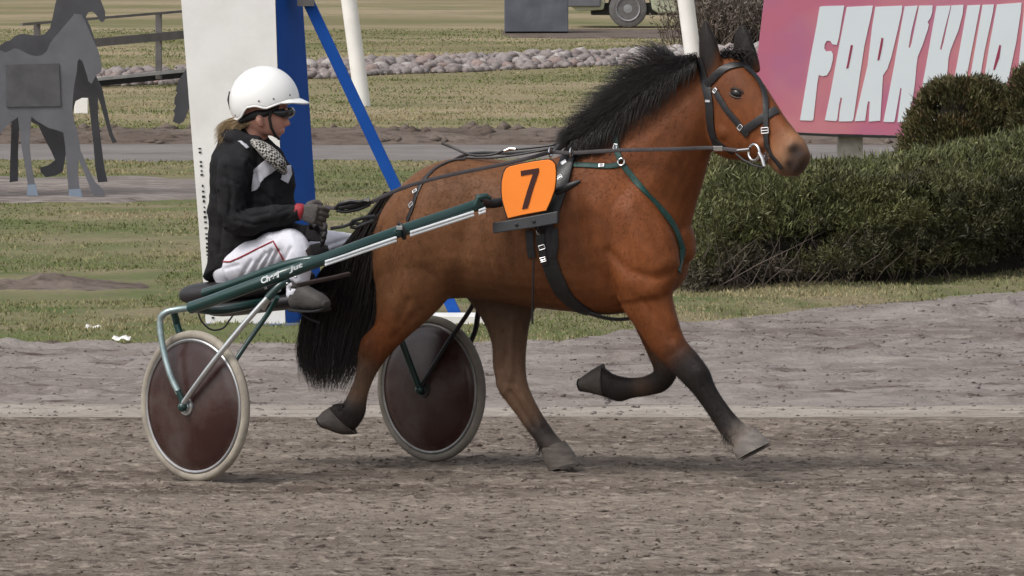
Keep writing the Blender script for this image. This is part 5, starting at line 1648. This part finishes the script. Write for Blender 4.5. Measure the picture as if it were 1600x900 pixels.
# footrest for the near foot
tubep([(466, 446, 31.9), (490, 440, 31.95), (520, 434, 32.05), (545, 428, 32.2)], 0.010, "footrest", mat("brown_strap", (0.045, 0.030, 0.027), rough=0.7, var=0.2))
# white lettering on the shaft
def lettering(txt, ax_, ay_, bx_, by_, size, shear=0.25):
    A, B = P(ax_, ay_, float(np.interp(ax_, [q[0] for q in SH], [q[2] for q in SH])) - 0.078), P(bx_, by_, float(np.interp(bx_, [q[0] for q in SH], [q[2] for q in SH])) - 0.078)
    x = (B - A); L = x.length; x.normalize()
    y = Vector((0, 0, 1)); y = (y - x * y.dot(x)).normalized(); z = x.cross(y)
    cu = bpy.data.curves.new("letters", 'FONT'); cu.body = txt; cu.size = size; cu.shear = shear; cu.extrude = 0.0008; cu.offset = 0.0012
    o = bpy.data.objects.new("tmp", cu); COL.objects.link(o)
    dg = bpy.context.evaluated_depsgraph_get(); dg.update()
    me = bpy.data.meshes.new_from_object(o.evaluated_get(dg))
    bpy.data.objects.remove(o)
    wd = max(v.co.x for v in me.vertices)
    k = L / wd
    me.transform(Matrix.Translation(A) @ Matrix((x, y, z)).transposed().to_4x4() @ Matrix.Diagonal((k, 1.0, 1, 1)))
    me.materials.clear()
    tag(link_mesh("lettering", me, m_strip, sulky, smooth=False), kind="stuff")
lettering("Cheel", 408, 443.5, 438, 432, 0.036)
lettering("Jut", 454, 424, 474, 416, 0.027)

# ---- reins
def rein(pts, label, r=0.007, name="driving_rein"):
    Q = [p if isinstance(p, Vector) else p for p in pts]
    X = [np.array(q) for q in Q]; S = []
    for i in range(len(X) - 1):
        p0, p1, p2, p3 = X[max(i - 1, 0)], X[i], X[i + 1], X[min(i + 2, len(X) - 1)]
        for k in range(6):
            t = k / 6
            S.append(Vector(0.5 * (2 * p1 + (p2 - p0) * t + (2 * p0 - 5 * p1 + 4 * p2 - p3) * t * t + (3 * p1 - p0 - 3 * p2 + p3) * t ** 3)))
    S.append(Q[-1])
    return S
RT = empty("driving_rein", P(515, 322, 32.2), "near black rein from the driver's upper hand along the flank to the bit", "rein", "driving reins")
S = rein([P(508, 322, 32.25), P(522, 325, 32.22), P(545, 322, 32.2), P(575, 318, 32.18), P(600, 306, 32.17), P(640, 290, 32.17), P(700, 274, 32.17), P(784, 257, 32.17), P(830, 246, 32.15), HF.at(862, 238, -.20), HF.at(893, 239, -.205), HF.at(963, 235, -.20), HF.at(1050, 233, -.18), HEADF.at(1108, 231, -.13), HEADF.at(1134, 233, -.115), HEADF.at(1152, 235, -.105)], "")
mb = MB(); ribbon(mb, S, [Vector((0.1, -1, 0.15))] * len(S), 0.017, 0.006); mb.build("strap", m_grip, RT)
mb = MB()
Q = [P(524, 326, 32.20), P(530, 319, 32.18), P(548, 314, 32.16), P(562, 316, 32.16), P(577, 310, 32.16), P(577, 320, 32.17), P(560, 327, 32.18), P(540, 331, 32.19), P(526, 329, 32.2)]
mb.tube(Q, 0.0085, 8); mb.tube([P(530, 324, 32.19), P(550, 321, 32.18), P(574, 316, 32.17)], [0.012, 0.016, 0.010], 8); mb.build("hand_loop", m_leather, RT)
MB().box(P(573, 312, 32.14), 0.012, 0.004, 0.006).build("buckle", m_chrome, RT, smooth=False)
MB().box(HEADF.at(1122, 232, -.13), 0.020, 0.006, 0.011).build("buckle", m_chrome, RT, smooth=False, bevel=0.002)
RT2 = empty("driving_rein", P(518, 356, 32.6), "far black rein from the driver's lower hand over the back of the horse", "rein", "driving reins")
S = rein([P(516, 357, 32.5), P(535, 354, 32.5), P(552, 349, 32.5), P(580, 345, 32.55), HF.at(640, 290, .20), HF.at(690, 262, .15), HF.at(735, 240, .10), HF.at(800, 239, .12), HF.at(870, 230, .14), HF.at(960, 200, .2), HF.at(1050, 220, .2), HEADF.at(1150, 238, .10)], "")
mb = MB(); ribbon(mb, S, [Vector((0.1, -1, 0.15))] * len(S), 0.015, 0.006); mb.build("strap", m_leather, RT2)
mb = MB(); mb.tube([P(546, 352, 32.48), P(552, 345, 32.47), P(566, 341, 32.48), P(584, 338, 32.5), P(584, 346, 32.5), P(570, 350, 32.48), P(556, 356, 32.48), P(547, 354, 32.48)], 0.0085, 8); mb.build("hand_loop", m_leather, RT2)
CK = empty("check_rein", HF.at(730, 240, 0), "thin black check rein with a chrome ring above the back of the horse", "rein")
S = rein([HF.at(690, 224, .02), HF.at(708, 231, .02), HF.at(726, 239, .0), HF.at(745, 243, -.02), HF.at(772, 241, -.03), HF.at(790, 235, -.03), HF.at(830, 231, -.03), HF.at(866, 226, -.03), HF.at(895, 216, -.03)], "")
mb = MB(); mb.tube(S, 0.0055, 8); mb.build("cord", m_leather, CK)
S = rein([HF.at(726, 246, -.06), HF.at(760, 247, -.08), HF.at(800, 243, -.1), HF.at(850, 234, -.1), HF.at(888, 224, -.09)], "")
mb = MB(); mb.tube(S, 0.005, 8); mb.build("cord", m_leather, CK)
MB().tube([HF.at(788, 236, -.04), HF.at(797, 232, -.04), HF.at(806, 233, -.04)], 0.007, 8).build("chrome_ring", m_chrome, CK)
# ================================================================== THE DRIVER
person = empty("person", PF.at(385, 445, 0.0), "driver in white helmet, black jacket and white trousers sitting on the sulky", "person")
HD = Frame(PF.at(410, 180, 0.0), 14.0)
m_skin = mat("skin", (0.50, 0.26, 0.195), rough=0.5, var=0.12, scale=30, dirt=(0.50, 0.16, 0.13), dscale=12, damt=0.5)
m_jacket = mat("black_jacket", (0.017, 0.0165, 0.018), rough=0.9, var=0.3, scale=14, bump=0.25, bscale=120, spec=0.12)
m_reflect = mat("grey_reflective", (0.50, 0.50, 0.54), rough=0.5, var=0.10, scale=30)
m_trouser = mat("white_trousers", (0.66, 0.66, 0.72), rough=0.75, var=0.06, scale=10, bump=0.35, bscale=14)
m_red = mat("red_piping", (0.30, 0.02, 0.03), rough=0.6)
m_helmet = mat("white_helmet", (0.80, 0.80, 0.78), rough=0.28, var=0.02, scale=2, coat=0.5)
m_blonde = mat("blonde_hair", (0.40, 0.29, 0.16), rough=0.45, var=0.4, scale=40)
m_glove = mat("grey_glove", (0.075, 0.066, 0.060), rough=0.7, var=0.3, scale=30, bump=0.4, bscale=90)
m_gloved = mat("dark_glove", (0.024, 0.021, 0.022), rough=0.6, var=0.3, scale=30, bump=0.4, bscale=90)
m_boot = mat("grey_boot", (0.058, 0.052, 0.049), rough=0.7, var=0.25, scale=18, bump=0.3)

def prow(fr, rows, v0=0.0, e=2.0):
    rings = []
    for r in rows:
        v = r[5] if len(r) > 5 else v0
        A, B = fr.at(r[0], r[1], v), fr.at(r[2], r[3], v)
        rings.append(((A + B) / 2, (A - B) / 2, fr.l * r[4], e))
    return rings
def pipe(fr, pts):
    """pts: (px, py, v, radius m) -> rings square to the path"""
    C = [fr.at(p[0], p[1], p[2]) for p in pts]; rings = []
    a = None
    for i, c in enumerate(C):
        t = (C[min(i + 1, len(C) - 1)] - C[max(i - 1, 0)]).normalized()
        ref = fr.l if a is None else a
        a = (ref - t * ref.dot(t)).normalized(); b = t.cross(a)
        r = pts[i][3]; q = pts[i][4] if len(pts[i]) > 4 else 1.0
        rings.append((c, a * r * q, b * r, 2.0))
    return rings

# the body under the clothes: head, neck, trunk, arms, legs as one skin
bb_ = MB()
bb_.loft(prow(HD, [(437, 213, 425, 212, .020), (441, 207, 410, 210, .042), (444, 199, 396, 203, .058), (447, 188, 384, 196, .068), (448, 176, 374, 186, .073), (448, 164, 370, 172, .076), (444, 146, 370, 150, .076), (434, 128, 382, 130, .064), (420, 120, 398, 120, .036)], 0, 2.2), 28, 4)
bb_.loft(prow(HD, [(448, 182, 440, 176, .009), (453, 190, 444, 188, .0115), (454, 194.5, 442, 196, .0135)], 0), 14, 3)      # nose
bb_.ball(HD.at(441, 203.5, 0), (0.014, 0.024, 0.007))                                                                     # lips
bb_.ball(HD.at(440, 207.5, 0), (0.013, 0.021, 0.006))
bb_.ball(HD.at(433, 211, 0), (0.018, 0.020, 0.016))                                                                                     # chin
bb_.ball(HD.at(447, 172, 0.03), (0.016, 0.03, 0.012)); bb_.ball(HD.at(447, 172, -0.03), (0.016, 0.03, 0.012))           # brow
bb_.loft(pipe(HD, [(407, 178, -.074, .012), (405, 186, -.080, .018), (408, 196, -.074, .012)]), 12, 3)                  # ear
bb_.loft(pipe(PF, [(404, 195, 0, .056), (398, 215, 0, .056), (392, 240, 0, .07)]), 20, 3)
bb_.loft(prow(PF, [(412, 240, 366, 236, .08), (418, 262, 362, 262, .10), (424, 310, 356, 312, .11), (418, 370, 356, 370, .11), (405, 422, 358, 425, .12)], 0, 2.3), 28, 4)
bb_.loft(pipe(PF, [(384, 256, -.08, .04), (374, 275, -.17, .04), (366, 310, -.23, .038), (370, 346, -.23, .036), (425, 340, -.18, .030), (460, 332, -.145, .018), (474, 331, -.14, .012)]), 18, 4)
bb_.loft(pipe(PF, [(408, 256, .08, .04), (424, 280, .18, .04), (430, 325, .22, .036), (438, 356, .2, .034), (462, 366, .13, .026), (488, 365, .08, .016)]), 18, 4)
bb_.loft(pipe(PF, [(374, 418, -.09, .06), (410, 402, -.13, .056), (452, 384, -.145, .046), (463, 410, -.145, .040), (463, 450, -.145, .030)]), 18, 4)
bb_.loft(pipe(PF, [(392, 420, .09, .06), (450, 402, .24, .056), (512, 386, .40, .046), (560, 386, .62, .040), (598, 390, .80, .030)]), 18, 4)
bme = remesh(bb_, 0.006, 4, 0.5, "body")
link_mesh("body", bme, m_skin, person)

# helmet: shell with a waved rim, visor, rivets
hc = HD.at(413, 158, 0.0)
rx, ry, rz = 0.160, 0.128, 0.158
def rimz(phi):
    a = abs(math.degrees(phi))
    return float(np.interp(a, [0, 35, 58, 75, 92, 108, 122, 138, 155, 180], [0.012, 0.006, -0.012, -0.030, -0.018, -0.026, -0.066, -0.082, -0.078, -0.072]))
V, Fc = [], []
NU, NV = 64, 22
for j in range(NV + 1):
    for i in range(NU):
        ph = -PI + 2 * PI * i / NU
        zb_ = rimz(ph)
        zt = rz
        th_end = math.acos(max(-1, min(1, zb_ / rz)))
        th = th_end * j / NV
        k = 1 - 0.06 * max(0, -math.cos(th)) 
        f_ = 1.0 + 0.05 * math.cos(ph) * math.sin(th) * 0
        V.append(hc + HD.f * (rx * math.sin(th) * math.cos(ph) * f_) + HD.l * (ry * math.sin(th) * math.sin(ph)) + Vector((0, 0, rz * math.cos(th))))
for j in range(NV):
    for i in range(NU):
        i2 = (i + 1) % NU
        Fc.append((j * NU + i, (j + 1) * NU + i, (j + 1) * NU + i2, j * NU + i2))
hme = mesh_from("helmet", V, Fc)
bm = bmesh.new(); bm.from_mesh(hme); bmesh.ops.remove_doubles(bm, verts=bm.verts, dist=1e-5); bmesh.ops.recalc_face_normals(bm, faces=bm.faces); bm.to_mesh(hme); bm.free()
helmet = link_mesh("helmet", hme, m_helmet, person)
md = helmet.modifiers.new("thick", 'SOLIDIFY'); md.thickness = 0.016; md.offset = -1
# rim beading
rimp = []
for i in range(NU + 1):
    ph = -PI + 2 * PI * i / NU; zb_ = rimz(ph); th = math.acos(zb_ / rz)
    rimp.append(hc + HD.f * (rx * math.sin(th) * math.cos(ph)) + HD.l * (ry * math.sin(th) * math.sin(ph)) + Vector((0, 0, zb_)))
MB().tube(rimp, 0.0045, 8).build("helmet_rim", m_helmet, helmet)
# visor
V, Fc = [], []
for j in range(9):
    for i in range(25):
        ph = math.radians(-48 + 96 * i / 24); s = j / 8
        ext = 0.052 * math.cos(ph * 1.75) ** 0.8 if abs(ph * 1.75) < PI / 2 else 0
        zb_ = rimz(ph); th = math.acos(zb_ / rz); rr = math.sin(th)
        V.append(hc + HD.f * (rx * rr * math.cos(ph) + ext * s - 0.006) + HD.l * (ry * rr * math.sin(ph)) + Vector((0, 0, zb_ - 0.002 - 0.022 * s ** 1.3 * (ext / 0.052))))
for j in range(8):
    for i in range(24):
        Fc.append((j * 25 + i, j * 25 + i + 1, (j + 1) * 25 + i + 1, (j + 1) * 25 + i))
vis = link_mesh("visor", mesh_from("visor", V, Fc), m_helmet, helmet)
md = vis.modifiers.new("thick", 'SOLIDIFY'); md.thickness = 0.007
for (a, z) in ((62, 0.014), (86, 0.004), (140, -0.062), (30, 0.03)):
    ph = math.radians(-a); th = math.acos(z / rz)
    p_ = hc + HD.f * (rx * math.sin(th) * math.cos(ph)) + HD.l * (ry * math.sin(th) * math.sin(ph)) + Vector((0, 0, z))
    MB().ball(p_, 0.0045, None, 10, 6).build("rivet", m_greysteel, helmet)
MB().tube([HD.at(359, 143, -.02), HD.at(357, 156, -.025), HD.at(360, 171, -.02)], [0.004, 0.006, 0.004], 8).build("clip", m_black, helmet)
# padding, chin strap, sunglasses
loft_px([(440, 163, 438, 172, .082), (425, 168, 422, 184, .088), (405, 168, 402, 190, .088), (385, 180, 382, 194, .078), (378, 184, 376, 193, .06)], HD, 2.6).build("padding", m_black, helmet)
mb = MB(); mb.tube([HD.at(424, 172, -.082), HD.at(421, 185, -.080), HD.at(424, 200, -.070), HD.at(430, 211, -.045), HD.at(436, 217, -.010), HD.at(436, 217, .010), HD.at(430, 211, .045), HD.at(424, 195, .07)], 0.0065, 8)
mb.build("chin_strap", m_black, helmet)
loft_px([(458, 171, 456, 182, .028), (455, 168, 451, 185, .058), (446, 168, 443, 184, .074), (436, 169, 434, 180, .080)], HD, 2.6).build("sunglasses", m_glass, person)
# hair: ponytail and nape
hp, hr = [], []
rh = np.random.default_rng(9)
for i in range(520):
    x0_ = 372 + rh.uniform(0, 32); y0_ = 187 + rh.normal(0, 3)
    ex, ey = rh.uniform(333, 362), rh.uniform(196, 226)
    p = []
    for s in np.linspace(0, 1, 7):
        p.append((x0_ + (ex - x0_) * s, y0_ + (ey - y0_) * s - 5 * math.sin(PI * s) + (6 if s > .9 else 0) * rh.random(), rh.normal(0, .003) + (rh.uniform(-.06, .01) if s == 0 else p[-1][2])))
    hp.append(p); hr.append(rh.uniform(.0010, .0022))
W_ = [[list(HD.at(a, b, c)) for a, b, c in p] for p in hp]
link_mesh("ponytail", strands_mesh(np.array(W_), np.array(hr), "ponytail"), m_blonde, person)

# jacket
jk = MB()
jk.loft(prow(PF, [(410, 214, 356, 206, .085), (420, 226, 350, 216, .11), (428, 242, 350, 240, .165), (440, 270, 345, 275, .185), (447, 310, 342, 318, .185), (444, 350, 340, 355, .18), (428, 388, 340, 396, .18), (408, 404, 336, 428, .175)], 0, 2.35), 32, 4)
jk.loft(pipe(PF, [(377, 244, -.12, .075), (366, 270, -.205, .074), (360, 310, -.235, .068), (366, 345, -.235, .066), (392, 348, -.215, .060), (430, 338, -.18, .052), (466, 331, -.145, .038)]), 22, 4)
jk.loft(pipe(PF, [(415, 244, .12, .075), (428, 280, .20, .070), (432, 325, .22, .062), (440, 356, .2, .058), (462, 366, .13, .048), (480, 366, .09, .038)]), 22, 4)
jk.loft(pipe(PF, [(352, 218, .05, .040), (356, 214, -.06, .042), (376, 218, -.10, .036), (404, 222, -.08, .030)]), 16, 4)        # hood roll
jme = remesh(jk, 0.0075, 5, 0.5, "jacket")
Vj = verts_of(jme)
fold = (fbm(Vj[:, 0] * 9 + Vj[:, 1] * 5, Vj[:, 2] * 13, 3, 61) - 0.5) * 0.026 + (fbm(Vj[:, 0] * 22, Vj[:, 2] * 20 + Vj[:, 0] * 14, 2, 62) - .5) * 0.010
nrmj = np.empty(len(Vj) * 3); jme.vertices.foreach_get("normal", nrmj)
Vj = Vj + nrmj.reshape(-1, 3) * fold[:, None]
def creases(Vx, Nx, lines):
    """folds pressed into cloth along lines read on the picture side"""
    rel_ = Vx - np.array(EYE); dep = rel_ @ np.array(FWD)
    px_ = 800 + F * rel_[:, 0] / dep; py_ = 450 - F * (rel_ @ np.array(UPV)) / dep
    face = np.clip(-Nx[:, 1] * 2.5, 0, 1)
    for (pl, wpx, amp) in lines:
        q = np.array(pl, float); dm = np.full(len(Vx), 999.0)
        for a_, b_ in zip(q[:-1], q[1:]):
            ab = b_ - a_; tt = np.clip(((px_ - a_[0]) * ab[0] + (py_ - a_[1]) * ab[1]) / (ab @ ab), 0, 1)
            dm = np.minimum(dm, np.hypot(px_ - a_[0] - ab[0] * tt, py_ - a_[1] - ab[1] * tt))
        Vx = Vx + Nx * (amp * np.exp(-(dm / wpx) ** 2) * face)[:, None]
    return Vx
Vj = creases(Vj, nrmj.reshape(-1, 3), [([(352, 262), (362, 300), (358, 335)], 3, -.010), ([(388, 256), (392, 300), (386, 328)], 3.5, -.013), ([(372, 330), (392, 338), (420, 332)], 2.5, -.010),
    ([(368, 344), (396, 352), (430, 346)], 2.5, -.010), ([(380, 326), (398, 318), (412, 322)], 2.5, -.008), ([(410, 300), (428, 315), (436, 330)], 3, -.010), ([(402, 270), (408, 300), (404, 322)], 3, -.008),
    ([(340, 300), (346, 350), (342, 395)], 3, -.010), ([(352, 360), (364, 385), (362, 410)], 3, -.010), ([(372, 366), (398, 374), (420, 366)], 3, -.010), ([(348, 275), (372, 288)], 2.5, -.007), ([(436, 330), (452, 325), (460, 330)], 2, -.007), ([(440, 345), (452, 336)], 2, -.006),
    ([(360, 240), (385, 246), (402, 262)], 2.5, -.007), ([(378, 352), (372, 336), (362, 318)], 3, .008)])
jme.vertices.foreach_set("co", Vj.ravel()); jme.update()
jacket = link_mesh("jacket", jme.copy(), m_jacket, person)
jb = BVHTree.FromPolygons([Vector(v) for v in Vj], [tuple(p.vertices) for p in jme.polygons])
def on_mesh(tree, px, py, off):
    l, n, i, d = tree.ray_cast(EYE, ray(px, py))
    return None if l is None else l + n * off
def patch_on(tree, poly, off, name, m, parent, step=2.0, attr=None):
    """a sewn-on patch: the polygon filled with small faces lying on the cloth"""
    xs = [p[0] for p in poly]; ys = [p[1] for p in poly]
    def inside(x, y):
        c = False
        for i in range(len(poly)):
            x1, y1 = poly[i]; x2, y2 = poly[i - 1]
            if (y1 > y) != (y2 > y) and x < (x2 - x1) * (y - y1) / (y2 - y1) + x1: c = not c
        return c
    nx, ny = int((max(xs) - min(xs)) / step) + 1, int((max(ys) - min(ys)) / step) + 1
    V, ix, Fc = [], {}, []
    def vert(i, j):
        if (i, j) not in ix:
            p = on_mesh(tree, min(xs) + i * step, min(ys) + j * step, off)
            if p is None: return None
            ix[(i, j)] = len(V); V.append(p)
        return ix[(i, j)]
    for i in range(nx):
        for j in range(ny):
            if inside(min(xs) + (i + .5) * step, min(ys) + (j + .5) * step):
                q = [vert(i, j), vert(i + 1, j), vert(i + 1, j + 1), vert(i, j + 1)]
                if None not in q: Fc.append(q)
    o = link_mesh(name, mesh_from(name, V, Fc), m, parent)
    md = o.modifiers.new("thick", 'SOLIDIFY'); md.thickness = 0.003; md.offset = 0
    return o
patch_on(jb, [(394, 299), (395, 266), (415, 250), (431, 265), (412, 279), (401, 296)], 0.004, "reflective_patch", m_reflect, jacket, 0.7)
patch_on(jb, [(438, 281), (443, 260), (453, 259), (455, 272), (449, 287)], 0.004, "reflective_patch", m_reflect, jacket, 0.7)
patch_on(jb, [(373, 221), (377, 221), (389, 231), (385, 233)], 0.004, "logo_stripe", m_reflect, jacket, 1.0)
# chequered scarf
sc_m = bpy.data.materials.new("chequered_scarf"); sc_m.use_nodes = True
t_ = sc_m.node_tree; ck = t_.nodes.new("ShaderNodeTexChecker"); tc = t_.nodes.new("ShaderNodeTexCoord"); mp = t_.nodes.new("ShaderNodeMapping")
mp.inputs["Rotation"].default_value = (0.2, 0.6, 0.4); ck.inputs["Scale"].default_value = 95
ck.inputs["Color1"].default_value = (0.40, 0.38, 0.35, 1); ck.inputs["Color2"].default_value = (0.018, 0.018, 0.018, 1)
t_.links.new(tc.outputs["Object"], mp.inputs[0]); t_.links.new(mp.outputs[0], ck.inputs["Vector"]); t_.links.new(ck.outputs[0], t_.nodes["Principled BSDF"].inputs["Base Color"])
t_.nodes["Principled BSDF"].inputs["Roughness"].default_value = 0.85
scm = MB(); scm.loft(pipe(PF, [(394, 221, -.105, .014), (408, 229, -.118, .026, 1.3), (424, 243, -.108, .034, 1.2), (438, 258, -.085, .030), (445, 270, -.06, .014)]), 16, 4)
sme = remesh(scm, 0.005, 2, 0.5, "scarf")
link_mesh("scarf", sme, sc_m, person)
patch_on(jb, [(430, 222), (444, 218), (447, 232), (440, 234)], 0.01, "white_collar", m_trouser, jacket, 1.5)

# trousers
tr = MB()
tr.loft(pipe(PF, [(374, 418, -.10, .086), (396, 408, -.125, .094), (430, 392, -.14, .084), (456, 380, -.145, .070), (464, 396, -.145, .068), (464, 430, -.145, .058), (462, 462, -.145, .048)]), 24, 4)
tr.loft(pipe(PF, [(385, 420, .08, .10), (430, 408, .18, .088), (480, 394, .32, .074), (514, 384, .42, .068), (550, 385, .60, .060), (592, 389, .78, .050)]), 24, 4)
tr.loft(prow(PF, [(398, 392, 352, 402, .15), (404, 420, 351, 426, .16), (396, 438, 356, 440, .14)], 0, 2.3), 24, 3)
tme = remesh(tr, 0.007, 5, 0.5, "trousers")
Vt = verts_of(tme); nt_ = np.empty(len(Vt) * 3); tme.vertices.foreach_get("normal", nt_)
fold = (fbm(Vt[:, 0] * 16 + Vt[:, 2] * 6, Vt[:, 2] * 5 + Vt[:, 1] * 4, 3, 63) - .5) * 0.022
Vt = Vt + nt_.reshape(-1, 3) * fold[:, None]
Vt = creases(Vt, nt_.reshape(-1, 3), [([(392, 436), (402, 412), (414, 396)], 3, -.012), ([(405, 432), (416, 408), (424, 392)], 3, -.014), ([(420, 426), (428, 404), (434, 392)], 3, -.012), ([(376, 438), (384, 420), (392, 408)], 3, -.009),
    ([(352, 420), (372, 414)], 2.5, -.007), ([(436, 418), (448, 398), (454, 388)], 3, -.009), ([(400, 384), (430, 372)], 3, -.006), ([(455, 440), (468, 452)], 2.5, -.010), ([(452, 452), (470, 444)], 2.5, -.010), ([(510, 384), (545, 372)], 3, -.008), ([(520, 392), (560, 380)], 3, -.008)])
tme.vertices.foreach_set("co", Vt.ravel()); tme.update()
trousers = link_mesh("trousers", tme.copy(), m_trouser, person)
tb = BVHTree.FromPolygons([Vector(v) for v in Vt], [tuple(p.vertices) for p in tme.polygons])
pts_ = [on_mesh(tb, x, y, 0.0015) for x, y in dense([(349, 409), (360, 409), (376, 402), (400, 390), (427, 377), (434, 389), (441, 402), (447, 412)], 3)]
MB().tube([p for p in pts_ if p is not None], 0.0038, 6).build("red_piping", m_red, trousers)

patch_on(tb, [(477, 392), (484, 383), (498, 380), (512, 384), (514, 396), (505, 404), (484, 406)], 0.003, "knee_patch", m_boot, trousers, 0.8)
# gloves: palm, four bent fingers and a thumb each
def glove(wrist, palm_end, side_dir, curl_dir, m, sc=1.0, cuff=None):
    """wrist and palm_end: points; side_dir: from index to little finger; curl_dir: the way the fingers bend"""
    w_, p_ = Vector(wrist), Vector(palm_end)
    f = (p_ - w_).normalized(); s = Vector(side_dir); s = (s - f * s.dot(f)).normalized(); c = Vector(curl_dir); c = (c - f * c.dot(f)).normalized()
    mb = MB(); L = (p_ - w_).length
    mb.loft([(w_, s * .027 * sc, c * .021 * sc, 2.3), (w_ + f * L * .4, s * .040 * sc, c * .019 * sc, 2.5), (w_ + f * L * .8, s * .045 * sc, c * .017 * sc, 2.5), (p_, s * .044 * sc, c * .015 * sc, 2.5)], 20, 4)
    for k, (off, ln, r) in enumerate(((-.033, .074, .0115), (-.011, .082, .0118), (.011, .077, .0112), (.032, .062, .010))):
        b = p_ - f * .012 + s * off * sc
        q = [b]
        ang = 0.15 + 0.06 * k
        for seg_, bend in ((.45, 0.18 + .06 * k), (.32, 0.55), (.23, 0.6)):
            ang += bend
            q.append(q[-1] + (f * math.cos(ang) + c * math.sin(ang)) * ln * seg_ * sc)
        rr_ = [r * sc, r * sc, r * .95 * sc, r * .8 * sc]
        rings = []
        for i in range(4):
            t = (q[min(i + 1, 3)] - q[max(i - 1, 0)]).normalized(); a_ = (s - t * s.dot(t)).normalized(); b2 = t.cross(a_)
            rings.append((q[i], a_ * rr_[i], b2 * rr_[i], 2.0))
        mb.loft(rings, 12, 3)
    tb_ = w_ + f * L * .35 - s * .034 * sc + c * .010
    q = [tb_, tb_ + (f * .55 - s * .55 + c * .5).normalized() * .036 * sc, tb_ + (f * .55 - s * .5 + c * .55).normalized() * .036 * sc + (f * .8 + c * .5).normalized() * .030 * sc]
    rings = []
    for i in range(3):
        t = (q[min(i + 1, 2)] - q[max(i - 1, 0)]).normalized(); a_ = (c - t * c.dot(t)).normalized(); b2 = t.cross(a_)
        r = (.016, .0135, .011)[i] * sc; rings.append((q[i], a_ * r, b2 * r, 2.0))
    mb.loft(rings, 12, 3)
    me = remesh(mb, 0.0032, 2, 0.45, "glove")
    o = link_mesh("glove", me, m, person)
    if cuff:
        mb = MB(); mb.loft([(w_ - f * .016, s * .036, c * .033, 2), (w_ + f * .004, s * .036, c * .031, 2)], 20, 2); mb.build("cuff", cuff, o)
    return o
wr_ = PF.at(470, 331, -.14); pe_ = PF.at(494, 335, -.115)
glove(wr_, pe_, Vector((0.28, -0.25, -1)), Vector((0.15, 0.95, -0.25)), m_glove, 1.02, m_red)
wr_ = PF.at(480, 364, .07); pe_ = PF.at(505, 360, .05)
glove(wr_, pe_, Vector((0.2, -0.3, -1)), Vector((0.3, -0.9, -0.35)), m_gloved, 1.0)

# boots
bfr = Frame(PF.O - PF.l * .145, 36)
bo = loft_px([(464, 440, 459, 482, .040), (474, 443, 468, 484, .044), (484, 449, 479, 485, .046), (496, 456, 492, 485, .046), (506, 463, 503, 484, .042), (511, 469, 509, 482, .030)], bfr, 2.6).build("boot", m_boot, person)
loft_px([(459, 481, 459, 487, .042), (474, 483, 474, 488.5, .046), (492, 484, 492, 488.5, .048), (506, 482, 506, 487, .044), (512, 480, 512, 484, .030)], bfr, 3.5).build("sole", m_black, bo)
loft_px([(456, 434, 474, 434, .046), (457, 446, 475, 448, .047)], bfr, 2.2).build("boot_cuff", m_boot, bo)
loft_px([(590, 374, 590, 404, .045), (604, 372, 604, 408, .048), (622, 376, 622, 408, .046), (636, 384, 636, 404, .030)], Frame(PF.O + PF.l * .82, 36), 2.6).build("boot", m_boot, person)
